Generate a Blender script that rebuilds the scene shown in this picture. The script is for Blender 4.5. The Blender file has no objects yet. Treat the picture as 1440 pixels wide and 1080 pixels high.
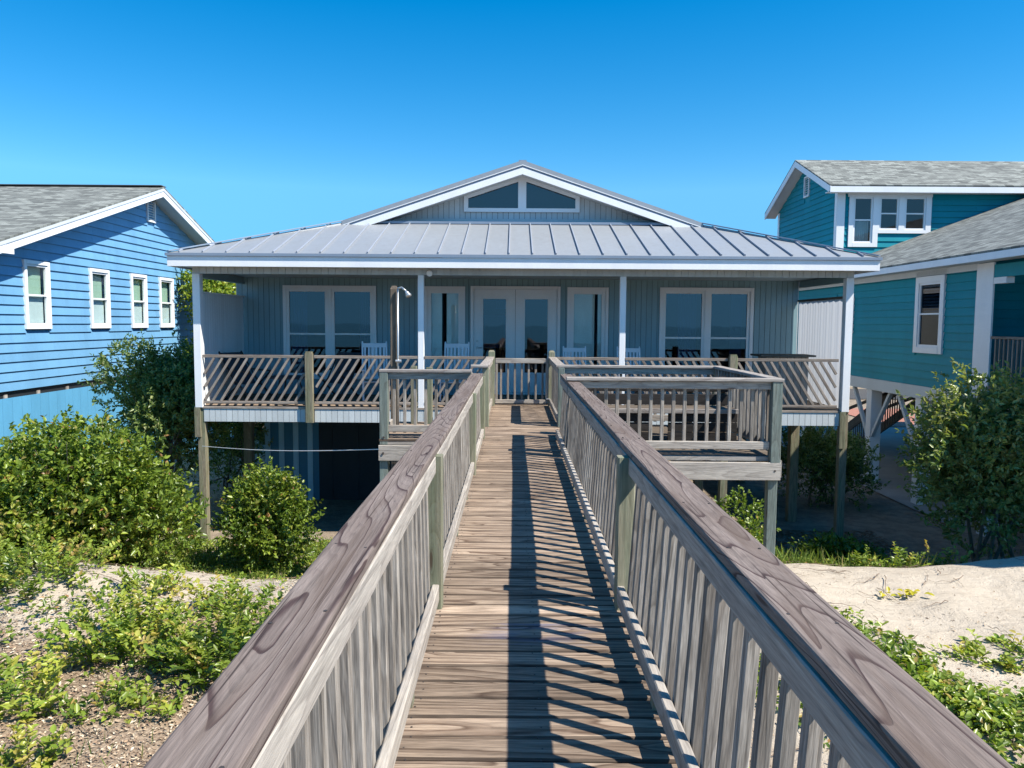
import bpy, math, random
import numpy as np
from mathutils import Vector, Matrix
random.seed(7); RNG = np.random.default_rng(7)
R = math.radians
S = bpy.context.scene
COL = S.collection

# ---------------------------------------------------------------- camera
cam_d = bpy.data.cameras.new('camera'); cam = bpy.data.objects.new('camera', cam_d); COL.objects.link(cam)
cam_d.sensor_width = 36; cam_d.lens = 27.0; cam_d.clip_start = 0.05; cam_d.clip_end = 6000
cam.matrix_world = (Matrix.Translation((0, 0, 1.5)) @ Matrix.Rotation(R(.13), 4, 'Z')
                    @ Matrix.Rotation(R(90 - 4.5), 4, 'X') @ Matrix.Rotation(R(.4), 4, 'Z'))
S.camera = cam
# ---------------------------------------------------------------- world, sun, exposure
SUN = Vector((.735, -.370, 1.0)).normalized()
W = bpy.data.worlds.new('World'); S.world = W; W.use_nodes = True
wn = W.node_tree; wn.nodes.clear()
sky = wn.nodes.new('ShaderNodeTexSky'); sky.sky_type = 'NISHITA'; sky.sun_disc = False
sky.sun_elevation = math.asin(SUN.z); sky.sun_rotation = math.atan2(SUN.x, SUN.y)
sky.altitude = 0; sky.air_density = 1.0; sky.dust_density = .2; sky.ozone_density = 3.0
hs = wn.nodes.new('ShaderNodeHueSaturation'); hs.inputs['Saturation'].default_value = 1.49; hs.inputs['Hue'].default_value = .496
bg = wn.nodes.new('ShaderNodeBackground'); bg.inputs[1].default_value = .114
wo = wn.nodes.new('ShaderNodeOutputWorld')
tc = wn.nodes.new('ShaderNodeTexCoord'); sp = wn.nodes.new('ShaderNodeSeparateXYZ'); mxz = wn.nodes.new('ShaderNodeMath'); mxz.operation = 'MAXIMUM'; mxz.inputs[1].default_value = .165
cb = wn.nodes.new('ShaderNodeCombineXYZ'); nm = wn.nodes.new('ShaderNodeVectorMath'); nm.operation = 'NORMALIZE'
wn.links.new(tc.outputs['Generated'], sp.inputs[0]); wn.links.new(sp.outputs[0], cb.inputs[0]); wn.links.new(sp.outputs[1], cb.inputs[1]); wn.links.new(sp.outputs[2], mxz.inputs[0]); wn.links.new(mxz.outputs[0], cb.inputs[2])
wn.links.new(cb.outputs[0], nm.inputs[0]); wn.links.new(nm.outputs[0], sky.inputs[0])     # the band just above the horizon keeps the colour of the air a few degrees up
wn.links.new(sky.outputs[0], hs.inputs['Color']); wn.links.new(hs.outputs[0], bg.inputs[0]); wn.links.new(bg.outputs[0], wo.inputs[0])
sl = bpy.data.lights.new('sun', 'SUN'); sl.energy = 5.0; sl.angle = R(.53); sl.color = (1, .935, .835)
so = bpy.data.objects.new('sun', sl); COL.objects.link(so); so.rotation_euler = SUN.to_track_quat('Z', 'Y').to_euler()
so.location = (20, -10, 30)
S.view_settings.view_transform = 'Standard'; S.view_settings.look = 'None'; S.view_settings.gamma = 1; S.view_settings.exposure = .72
S.cycles.max_bounces = 6; S.cycles.diffuse_bounces = 1; S.cycles.transparent_max_bounces = 12

# ---------------------------------------------------------------- node helper
class N:
    def __init__(s, name):
        s.m = bpy.data.materials.new(name); s.m.use_nodes = True; s.t = s.m.node_tree; s.t.nodes.clear()
        s.out = s.t.nodes.new('ShaderNodeOutputMaterial')
        s.b = s.t.nodes.new('ShaderNodeBsdfPrincipled'); s.t.links.new(s.b.outputs[0], s.out.inputs[0])
    def n(s, ty, **k):
        x = s.t.nodes.new('ShaderNode' + ty)
        for a, v in k.items(): setattr(x, a, v)
        return x
    def l(s, a, b): s.t.links.new(a, b)
    def val(s, sock, v):
        if hasattr(v, 'links'): s.l(v, sock)
        else: sock.default_value = v
    def math(s, op, a, b=0.0, c=0.0):
        x = s.n('Math', operation=op); s.val(x.inputs[0], a); s.val(x.inputs[1], b); s.val(x.inputs[2], c); return x.outputs[0]
    def vmul(s, v, k):
        x = s.n('VectorMath', operation='MULTIPLY'); s.l(v, x.inputs[0]); x.inputs[1].default_value = k; return x.outputs[0]
    def noise(s, v, sc=1, det=2, ro=.5, dist=0):
        x = s.n('TexNoise'); x.inputs['Scale'].default_value = sc; x.inputs['Detail'].default_value = det
        x.inputs['Roughness'].default_value = ro; x.inputs['Distortion'].default_value = dist; s.l(v, x.inputs['Vector']); return x.outputs[0]
    def ramp(s, f, st):
        x = s.n('ValToRGB'); s.l(f, x.inputs[0]); e = x.color_ramp.elements
        while len(e) < len(st): e.new(.5)
        for i, (p, c) in enumerate(st):
            e[i].position = p; e[i].color = (c, c, c, 1) if isinstance(c, (int, float)) else (*c, 1)
        return x.outputs[0]
    def mix(s, f, a, b, mode='MIX'):
        x = s.n('MixRGB', blend_type=mode); s.val(x.inputs[0], f)
        for i, v in ((1, a), (2, b)):
            if hasattr(v, 'links'): s.l(v, x.inputs[i])
            else: x.inputs[i].default_value = (*v, 1)
        return x.outputs[0]
    def bump(s, h, st, d):
        x = s.n('Bump'); x.inputs['Strength'].default_value = st; x.inputs['Distance'].default_value = d
        s.l(h, x.inputs['Height']); s.l(x.outputs[0], s.b.inputs['Normal']); return x
    def attr(s, name, out='Vector'):
        x = s.n('Attribute', attribute_name=name); return x.outputs[out]
    def obj(s): return s.n('TexCoord').outputs['Object']
    def pos(s): return s.n('NewGeometry').outputs['Position']

def wood(name, a, b, line, rings=14, dark=.75, streak=.25, knots=1.0, rough=.8, green=None, bumpd=.002, edges_and_stain=False, vary=.3, along=.6, thin=False, patch=None):
    m = N(name); V = m.attr('wc'); rn = m.attr('rn', 'Fac')
    n1 = m.noise(m.vmul(V, (6, along, 6)), 1, 1.0, .3)
    wob = m.noise(m.vmul(V, (22, 5, 22)), 1, 2, .5)
    vo = m.n('TexVoronoi'); m.l(m.vmul(V, (6.5, 1.05, 6.5)), vo.inputs['Vector']); vo.inputs['Scale'].default_value = 1
    kd = vo.outputs['Distance']
    k = m.math('MULTIPLY', m.ramp(kd, [(0, 1), (.16, .45), (.42, 0)]), 2.6 * knots)
    c = m.math('ADD', m.math('ADD', m.math('MULTIPLY', n1, rings), k), m.math('MULTIPLY', wob, .3))
    fr = m.math('FRACT', c)
    rg = m.ramp(fr, [(0, .12), (.1, 0), (.45, .12), (.8, .7), (.93, 1.0), (1, .12)]) if not thin else m.ramp(fr, [(0, .10), (.04, 0), (.66, .05), (.86, .4), (.93, 1.0), (.985, 1.0), (1, .12)])
    fr2 = m.math('FRACT', m.math('MULTIPLY', c, 3.0)); rg = m.math('ADD', m.math('MULTIPLY', rg, .82), m.math('MULTIPLY', m.ramp(fr2, [(0, 0), (.5, 0), (.9, 1), (1, 0)]), .22))
    lowf = m.noise(m.vmul(V, (9, 1.3, 9)), 1, 3, .6)
    base = m.mix(m.ramp(lowf, [(.32, 0), (.68, 1)]), a, b)
    if green: base = m.mix(m.ramp(m.noise(m.vmul(V, (14, 1.1, 14)), 1, 2, .5), [(.38, 0), (.66, 1)]), base, green)
    st = m.noise(m.vmul(V, (260, 13, 260)), 1, 3, .6)
    col = m.mix(m.math('MULTIPLY', rg, dark), base, line)
    sm = m.ramp(st, [(.25, 1 - streak), (.75, 1 + streak * .3)])
    col = m.mix(1.0, col, sm, 'MULTIPLY')
    s2 = m.noise(m.vmul(V, (75, 3.2, 75)), 1, 3, .6)
    col = m.mix(1.0, col, m.ramp(s2, [(.30, 1 - streak * 1.1), (.52, 1), (.75, 1 + streak * .25)]), 'MULTIPLY')
    if patch:
        ck = m.ramp(m.noise(m.vmul(V, (95, 1.1, 95)), 1, 1, .4), [(.66, 0), (.70, .85)]); col = m.mix(ck, col, (.035, .025, .022))
    if patch: col = m.mix(m.ramp(m.noise(m.vmul(V, (11, .9, 11)), 1, 3, .6), [(.52, 0), (.68, .75)]), col, patch)
    kn = m.ramp(kd, [(0, 1), (.045, .9), (.075, 0)])
    col = m.mix(m.math('MULTIPLY', kn, .8 * min(1, knots)), col, (.07, .035, .022))
    if edges_and_stain:      # deck board sides and arrises are darker, so the joints draw as dark lines
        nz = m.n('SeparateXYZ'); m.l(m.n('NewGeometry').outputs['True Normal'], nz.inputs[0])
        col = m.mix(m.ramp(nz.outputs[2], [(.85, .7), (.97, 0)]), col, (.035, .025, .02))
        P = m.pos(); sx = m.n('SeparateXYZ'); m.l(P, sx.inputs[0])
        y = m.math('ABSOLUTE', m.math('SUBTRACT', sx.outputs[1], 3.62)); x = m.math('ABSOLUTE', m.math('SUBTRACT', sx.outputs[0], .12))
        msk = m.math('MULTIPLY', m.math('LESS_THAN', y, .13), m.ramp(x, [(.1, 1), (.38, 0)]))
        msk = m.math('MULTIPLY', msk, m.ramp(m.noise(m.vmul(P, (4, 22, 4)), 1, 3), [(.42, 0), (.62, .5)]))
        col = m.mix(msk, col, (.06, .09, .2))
    vb = m.math('ADD', m.math('MULTIPLY', rn, vary), 1 - vary * .5)
    hsv = m.n('HueSaturation'); m.l(col, hsv.inputs['Color']); m.l(vb, hsv.inputs['Value'])
    m.l(hsv.outputs[0], m.b.inputs['Base Color'])
    m.b.inputs['Roughness'].default_value = rough; m.b.inputs['Specular IOR Level'].default_value = .25
    h = m.math('ADD', m.math('MULTIPLY', rg, -.5), m.math('MULTIPLY', st, .8))
    m.bump(h, .55, bumpd)
    return m.m

def paint(name, c, rough=.5, dirt=.12, var=.06, spec=.4, dirtc=None, scale=1.5, rnv=0.0):
    m = N(name); P = m.obj()
    n = m.noise(m.vmul(P, (scale, scale, scale * .35)), 1, 5, .65)
    dk = tuple(x * (1 - dirt * 2) for x in c) if dirtc is None else dirtc
    col = m.mix(m.ramp(n, [(.42, 0), (.75, 1)]), c, dk)
    n2 = m.noise(P, 35, 3, .6)
    col = m.mix(1.0, col, m.ramp(n2, [(.3, 1 - var), (.7, 1 + var * .4)]), 'MULTIPLY')
    if rnv:
        rn = m.attr('rn', 'Fac'); hsv = m.n('HueSaturation'); m.l(col, hsv.inputs['Color'])
        m.l(m.math('ADD', m.math('MULTIPLY', rn, rnv), 1 - rnv / 2), hsv.inputs['Value']); col = hsv.outputs[0]
    m.l(col, m.b.inputs['Base Color'])
    m.b.inputs['Roughness'].default_value = rough; m.b.inputs['Specular IOR Level'].default_value = spec
    m.bump(n2, .15, .002)
    return m.m

M = {}
M['cap'] = wood('weathered_cap_wood', (.262, .215, .188), (.195, .153, .130), (.055, .032, .03), rings=19, dark=.9, streak=.3, bumpd=.003, along=.34, thin=True, patch=(.13, .095, .075))
M['palecap'] = wood('pale_cap_wood', (.48, .44, .39), (.38, .345, .31), (.16, .12, .11), rings=9, dark=.6, streak=.35)
M['rail'] = wood('weathered_rail_wood', (.51, .465, .40), (.41, .37, .325), (.20, .17, .15), rings=10, dark=.5, streak=.3)
M['baluster'] = wood('grey_baluster_wood', (.43, .395, .345), (.30, .265, .23), (.15, .125, .10), rings=9, dark=.55, streak=.45, vary=.5, knots=.6)
M['deck'] = wood('deck_board_wood', (.48, .37, .275), (.345, .26, .19), (.085, .048, .03), rings=10, dark=.85, streak=.42, knots=1.2, vary=.6, edges_and_stain=True, along=.35)
M['post'] = wood('treated_post_wood', (.33, .31, .22), (.25, .24, .18), (.17, .17, .10), rings=10, dark=.5, streak=.25, green=(.22, .25, .17))
M['pile'] = wood('weathered_pile_wood', (.33, .29, .20), (.25, .22, .16), (.13, .10, .06), rings=9, dark=.5, streak=.35, green=(.22, .24, .15))
M['greypost'] = wood('grey_green_post_wood', (.26, .30, .26), (.20, .235, .21), (.12, .13, .11), rings=12, dark=.55, streak=.35, green=(.19, .24, .215))
M['slat'] = wood('porch_slat_wood', (.38, .33, .28), (.30, .25, .21), (.17, .12, .09), rings=8, dark=.4, streak=.35, vary=.45, knots=.5)
M['blackwood'] = wood('near_black_wood', (.045, .04, .036), (.03, .027, .025), (.015, .012, .01), rings=8, dark=.5, streak=.35)  # near-black tone for the bench back and skirt boards
M['darkwood'] = wood('dark_underframe_wood', (.20, .16, .12), (.15, .12, .09), (.07, .05, .035), rings=8, dark=.5, streak=.35)
M['white'] = paint('white_trim_paint', (.85, .86, .86), .45, .04, .03)
M['whitefascia'] = paint('white_fascia_paint', (.86, .87, .88), .5, .05, .04)
M['shadedsiding'] = paint('shaded_siding_paint', (.25, .40, .45), .6, .08, .06, rnv=.12)  # same siding paint as the pale one, with porch shade in the colour
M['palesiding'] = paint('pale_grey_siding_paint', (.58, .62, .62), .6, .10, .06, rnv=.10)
M['panel'] = paint('privacy_panel_paint', (.80, .86, .88), .6, .06, .05, rnv=.12)
M['sheet'] = paint('pale_vinyl_sheet', (.74, .78, .82), .5, .05, .04)
_t = M['sheet'].node_tree; _tl = _t.nodes.new('ShaderNodeBsdfTranslucent'); _tl.inputs[0].default_value = (.70, .74, .80, 1); _mx = _t.nodes.new('ShaderNodeMixShader'); _mx.inputs[0].default_value = .45
_t.links.new(_t.nodes['Principled BSDF'].outputs[0], _mx.inputs[1]); _t.links.new(_tl.outputs[0], _mx.inputs[2]); _t.links.new(_mx.outputs[0], _t.nodes['Material Output'].inputs[0])
M['groove'] = paint('groove_backing', (.10, .12, .13), .8)
M['blue'] = paint('sky_blue_siding_paint', (.155, .36, .57), .55, .09, .07, spec=.25, rnv=.13)
M['blueskirt'] = paint('pale_blue_skirt_paint', (.11, .36, .58), .55, .08, .05, rnv=.08)
M['teal'] = paint('teal_siding_paint', (.004, .25, .31), .5, .08, .07, spec=.2, rnv=.13)
M['greytrim'] = paint('pale_grey_trim_paint', (.62, .66, .67), .5, .05, .04)
M['soffit'] = paint('soffit_paint', (.60, .62, .62), .6, .06, .03)
M['ceiling'] = paint('porch_ceiling_paint', (.42, .50, .52), .6, .08, .03)
M['shed'] = paint('blue_shed_paint', (.07, .25, .38), .6, .1, .05)
M['shedstripe'] = paint('pale_shed_batten_paint', (.45, .72, .85), .6, .1, .05)
M['chair'] = paint('white_chair_paint', (.74, .78, .82), .4, .03, .03)
M['black'] = paint('dark_chair_frame', (.025, .027, .03), .45)
M['sling'] = paint('dark_sling_fabric', (.05, .06, .075), .8)
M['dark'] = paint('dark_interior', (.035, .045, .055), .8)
M['curtain'] = paint('curtain_cloth', (.32, .42, .50), .9)
M['blind'] = paint('window_blind', (.70, .78, .80), .7)
M['greenreflect'] = paint('painted_green_reflection', (.42, .58, .46), .8)  # greenish reflection of the blue house's upper panes, put into a flat colour
M['steel'] = paint('galvanised_pipe', (.62, .62, .60), .35); M['steel'].node_tree.nodes['Principled BSDF'].inputs['Metallic'].default_value = .6
M['cord'] = paint('white_cord', (.75, .75, .72), .7)
M['brown'] = paint('brown_furniture', (.16, .09, .06), .6)
M['rust'] = paint('bolt_metal', (.06, .05, .045), .6)
M['cream'] = paint('cream_siding', (.70, .66, .52), .6, .08)

def metal_roof():
    m = N('standing_seam_metal'); P = m.obj()
    n = m.noise(m.vmul(P, (2, .5, 2)), 1, 5, .65)
    n2 = m.noise(P, 9, 3, .6)
    col = m.mix(m.ramp(n, [(.35, 0), (.7, 1)]), (.35, .37, .385), (.305, .325, .34))
    col = m.mix(m.ramp(n2, [(.5, 0), (.75, .4)]), col, (.27, .265, .26))
    m.l(col, m.b.inputs['Base Color']); m.b.inputs['Metallic'].default_value = .25
    m.l(m.ramp(n, [(.3, .38), (.7, .52)]), m.b.inputs['Roughness'])
    m.bump(m.noise(m.vmul(P, (4, 1, 4)), 1, 2), .12, .01)
    return m.m
M['metal'] = metal_roof()
M['seam'] = paint('seam_metal', (.30, .33, .38), .45, .05)
M['drip'] = paint('drip_edge_metal', (.22, .28, .36), .45, .05)

def shingle(name, base):
    m = N(name); V = m.attr('wc')
    br = m.n('TexBrick'); br.offset = .5; m.l(V, br.inputs['Vector'])
    br.inputs['Scale'].default_value = 1; br.inputs['Brick Width'].default_value = .24; br.inputs['Row Height'].default_value = .14
    br.inputs['Mortar Size'].default_value = .006; br.inputs['Bias'].default_value = 0
    br.inputs['Color1'].default_value = (*[c * 1.6 for c in base], 1); br.inputs['Color2'].default_value = (*[c * .48 for c in base], 1)
    br.inputs['Mortar'].default_value = (*[c * .35 for c in base], 1)
    n = m.noise(V, 2.2, 4, .6); g = m.noise(V, 120, 2, .6)
    col = m.mix(m.ramp(n, [(.4, 0), (.7, .6)]), br.outputs[0], tuple(c * .7 for c in base))
    col = m.mix(1.0, col, m.ramp(g, [(.3, .7), (.7, 1.2)]), 'MULTIPLY')
    m.l(col, m.b.inputs['Base Color']); m.b.inputs['Roughness'].default_value = .9
    m.bump(m.math('ADD', br.outputs[1], m.math('MULTIPLY', g, -.4)), .6, -.006)
    return m.m
M['shingle'] = shingle('grey_shingle', (.20, .212, .192))

def glass(name, tint=(.75, .85, .9), ior=1.55, rough=0.0, refl=1.35):
    m = N(name); m.t.nodes.remove(m.b)
    fr = m.n('Fresnel'); fr.inputs[0].default_value = ior
    tr = m.n('BsdfTransparent'); tr.inputs[0].default_value = (*tint, 1)
    gl = m.n('BsdfGlossy'); gl.inputs['Roughness'].default_value = rough
    bp = m.n('Bump'); bp.inputs['Strength'].default_value = .05; bp.inputs['Distance'].default_value = .02
    m.l(m.noise(m.obj(), 1.7, 1), bp.inputs['Height']); m.l(bp.outputs[0], gl.inputs['Normal'])
    mx = m.n('MixShader'); bf = m.n('NewGeometry').outputs['Backfacing']; f = m.math('MULTIPLY', m.math('MULTIPLY', fr.outputs[0], refl), m.math('SUBTRACT', 1.0, bf)); m.l(f, mx.inputs[0]); m.l(tr.outputs[0], mx.inputs[1]); m.l(gl.outputs[0], mx.inputs[2])
    m.l(mx.outputs[0], m.out.inputs[0]); return m.m
M['glass'] = glass('window_glass', (.32, .55, .72), 1.5, refl=2.6)
M['darkglass'] = glass('dark_window_glass', (.35, .42, .5), 1.45, refl=.8)  # darker tint and weaker reflection, for the teal house windows
M['clearglass'] = glass('clear_window_glass', (.92, .96, .95), 1.6)

def leafmat(name, stops, rough=.34, trans=.35):
    m = N(name); rn = m.attr('rn', 'Fac')
    col = m.ramp(rn, stops)
    col = m.mix(1.0, col, m.ramp(m.noise(m.obj(), 3.0, 2), [(.3, .75), (.7, 1.2)]), 'MULTIPLY')
    m.l(col, m.b.inputs['Base Color']); m.b.inputs['Roughness'].default_value = rough; m.b.inputs['Specular IOR Level'].default_value = .5
    tl = m.n('BsdfTranslucent'); m.l(m.mix(1.0, col, (1.3, 1.35, .5), 'MULTIPLY'), tl.inputs[0])
    mx = m.n('MixShader'); mx.inputs[0].default_value = trans; m.l(m.b.outputs[0], mx.inputs[1]); m.l(tl.outputs[0], mx.inputs[2])
    m.l(mx.outputs[0], m.out.inputs[0]); return m.m
M['leaf'] = leafmat('shrub_leaf', [(0, (.04, .085, .015)), (.4, (.13, .205, .028)), (.8, (.29, .37, .055)), (.95, (.44, .42, .10)), (1, (.36, .20, .08))])
M['darkleaf'] = leafmat('dark_shrub_leaf', [(0, (.04, .085, .025)), (.4, (.11, .18, .05)), (.85, (.28, .34, .11)), (1, (.3, .3, .13))])
M['yleaf'] = leafmat('yellow_green_leaf', [(0, (.09, .17, .025)), (.4, (.22, .32, .045)), (.8, (.40, .43, .07)), (1, (.48, .38, .10))])
M['grass'] = leafmat('grass_blade', [(0, (.08, .15, .025)), (.5, (.17, .27, .04)), (.85, (.28, .34, .07)), (1, (.38, .31, .14))], .6)
M['yellow'] = leafmat('yellow_leaf', [(0, (.45, .42, .02)), (1, (.6, .5, .03))])
M['chip'] = leafmat('dry_chip', [(0, (.18, .11, .07)), (.3, (.36, .25, .16)), (.7, (.52, .41, .28)), (1, (.66, .58, .44))], .85, 0.0)
M['straw'] = leafmat('pine_straw', [(0, (.20, .08, .03)), (1, (.42, .20, .09))], .85, 0.0)
M['bark'] = paint('bark', (.20, .16, .12), .9, .2, .2)
M['dead'] = paint('dead_twig', (.24, .17, .12), .9, .2, .2)

# ---------------------------------------------------------------- mesh builder
def wloc(o):
    v = Vector((0, 0, 0))
    while o is not None: v = v + Vector(o.location); o = o.parent
    return v

class MB:
    def __init__(s): s.v = []; s.f = []; s.w = []; s.r = []; s.fm = []
    def add(s, vs, fs, w=None, rn=None, m=0):
        b = len(s.v); s.v += [tuple(v) for v in vs]; s.f += [tuple(b + i for i in f) for f in fs]
        s.w += w if w is not None else [tuple(v) for v in vs]
        rn = random.random() if rn is None else rn
        s.r += [rn] * len(vs); s.fm += [m] * len(fs); return s
    def prism(s, prof, p0, p1, up=(0, 0, 1), caps=True, rn=None, m=0, prof1=None, off=None):
        """profile (a,b) swept from p0 to p1; a along side, b along up"""
        p0 = Vector(p0); p1 = Vector(p1); d = (p1 - p0); L = d.length; d.normalize()
        up = Vector(up); a = d.cross(up).normalized(); u = a.cross(d).normalized()
        off = off or (random.uniform(-50, 50), random.uniform(-50, 50), random.uniform(-50, 50))
        n = len(prof); vs = []; w = []
        for k, (P, pr) in enumerate(((p0, prof), (p1, prof1 or prof))):
            for (x, y) in pr:
                vs.append(P + a * x + u * y); w.append((x + off[0], k * L + off[1], y + off[2]))
        fs = [(i, (i + 1) % n, n + (i + 1) % n, n + i) for i in range(n)]
        if caps: fs += [tuple(range(n - 1, -1, -1)), tuple(range(n, 2 * n))]
        return s.add(vs, fs, w, rn, m)
    def board(s, p0, p1, wd, th, up=(0, 0, 1), ch=.004, **k):
        a, b = wd / 2, th / 2; c = min(ch, a * .4, b * .4)
        return s.prism([(-a + c, -b), (a - c, -b), (a, -b + c), (a, b - c), (a - c, b), (-a + c, b), (-a, b - c), (-a, -b + c)], p0, p1, up, **k)
    def box(s, x0, x1, y0, y1, z0, z1, ax=None, ch=0.0, **k):
        d = (x1 - x0, y1 - y0, z1 - z0); ax = d.index(max(d)) if ax is None else ax
        c = ((x0 + x1) / 2, (y0 + y1) / 2, (z0 + z1) / 2)
        if ax == 0: return s.board((x0, c[1], c[2]), (x1, c[1], c[2]), d[1], d[2], ch=ch, **k) if ch else s._b((x0, c[1], c[2]), (x1, c[1], c[2]), d[1], d[2], (0, 0, 1), **k)
        if ax == 1: return s.board((c[0], y0, c[2]), (c[0], y1, c[2]), d[0], d[2], ch=ch, **k) if ch else s._b((c[0], y0, c[2]), (c[0], y1, c[2]), d[0], d[2], (0, 0, 1), **k)
        return s.board((c[0], c[1], z0), (c[0], c[1], z1), d[0], d[1], up=(0, 1, 0), ch=ch, **k) if ch else s._b((c[0], c[1], z0), (c[0], c[1], z1), d[0], d[1], (0, 1, 0), **k)
    def _b(s, p0, p1, wd, th, up, **k):
        a, b = wd / 2, th / 2; return s.prism([(-a, -b), (a, -b), (a, b), (-a, b)], p0, p1, up, **k)
    def tube(s, pts, rad, n=8, **k):
        for i in range(len(pts) - 1):
            r0 = rad[i] if isinstance(rad, (list, tuple)) else rad; r1 = rad[i + 1] if isinstance(rad, (list, tuple)) else rad
            d = Vector(pts[i + 1]) - Vector(pts[i]); up = (0, 0, 1) if abs(d.normalized().z) < .9 else (0, 1, 0)
            c = [(math.cos(2 * math.pi * j / n), math.sin(2 * math.pi * j / n)) for j in range(n)]
            s.prism([(r0 * x, r0 * y) for x, y in c], pts[i], pts[i + 1], up, prof1=[(r1 * x, r1 * y) for x, y in c], **k)
        return s
    def poly(s, pts, th, nrm, **k):
        """flat polygon given thickness along -nrm"""
        nrm = Vector(nrm).normalized() * th; n = len(pts); a = [Vector(p) for p in pts]; b = [p - nrm for p in a]
        fs = [tuple(range(n)), tuple(range(2 * n - 1, n - 1, -1))] + [(i, n + i, n + (i + 1) % n, (i + 1) % n) for i in range(n)]
        e = (a[1] - a[0]).normalized(); q = Vector(nrm).normalized().cross(e)
        w = [((p - a[0]).dot(e), (p - a[0]).dot(q), (p - a[0]).dot(nrm.normalized())) for p in a + b]
        return s.add(a + b, fs, w, **k)
    def build(s, name, mats, parent=None, smooth=False):
        me = bpy.data.meshes.new(name); o = bpy.data.objects.new(name, me); COL.objects.link(o)
        off = wloc(parent) if parent else Vector((0, 0, 0))
        me.from_pydata([(v[0] - off.x, v[1] - off.y, v[2] - off.z) for v in s.v], [], s.f)
        for mt in (mats if isinstance(mats, (list, tuple)) else [mats]): me.materials.append(mt)
        if any(s.fm): me.polygons.foreach_set('material_index', s.fm)
        a = me.attributes.new('wc', 'FLOAT_VECTOR', 'POINT'); a.data.foreach_set('vector', np.array(s.w, dtype=np.float32).ravel())
        a = me.attributes.new('rn', 'FLOAT', 'POINT'); a.data.foreach_set('value', np.array(s.r, dtype=np.float32))
        if smooth: me.polygons.foreach_set('use_smooth', [True] * len(me.polygons))
        import bmesh
        bm = bmesh.new(); bm.from_mesh(me); bmesh.ops.recalc_face_normals(bm, faces=bm.faces); bm.to_mesh(me); bm.free()
        me.update()
        if parent: o.parent = parent
        return o

def thing(name, label, cat, loc=(0, 0, 0), group=None):
    o = bpy.data.objects.new(name, None); COL.objects.link(o); o.location = loc; o.empty_display_size = .2
    return tag(o, label, cat, group)
def tag(o, label, cat, group=None):
    o['label'] = label; o['category'] = cat
    if group: o['group'] = group
    return o
def kind(o, k='structure', label=None):
    o['kind'] = k
    if label: o['label'] = label
    return o
def ruv(x): return random.uniform(-x, x)
def link_copy(o, parent=None):
    c = o.copy(); COL.objects.link(c); c.parent = parent
    for ch in list(o.children): link_copy(ch, c)
    return c

# ---------------------------------------------------------------- terrain
def sstep(a, b, x): t = np.clip((x - a) / (b - a), 0, 1); return t * t * (3 - 2 * t)
_ph = RNG.uniform(0, 6.28, (24, 2)); _k = RNG.normal(0, 1, (24, 2))
def fbm(x, y, sc):
    r = 0
    for i in range(24): r = r + np.sin(x * _k[i, 0] / sc + y * _k[i, 1] / sc + _ph[i, 0])
    return r / 5.0
def H(x, y):
    x = np.asarray(x, float); y = np.asarray(y, float)
    crest = -1.50 + .10 * fbm(x, y * 0 + 3, 2.2) + .16 * sstep(3.5, 7.5, x)
    edge = 9.4 + .35 * fbm(x, x * 0, 1.7)
    z = crest + (-2.62 - crest) * sstep(edge - .4, edge + 3.0, y)
    z = z - .12 * sstep(8, 5, y)
    near = sstep(15, 12, y)
    z = z + near * (.045 * fbm(x, y, .45) + .012 * fbm(y, x, .16))
    z = z - 3.6 * sstep(-12, -34, y)
    return z
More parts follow.
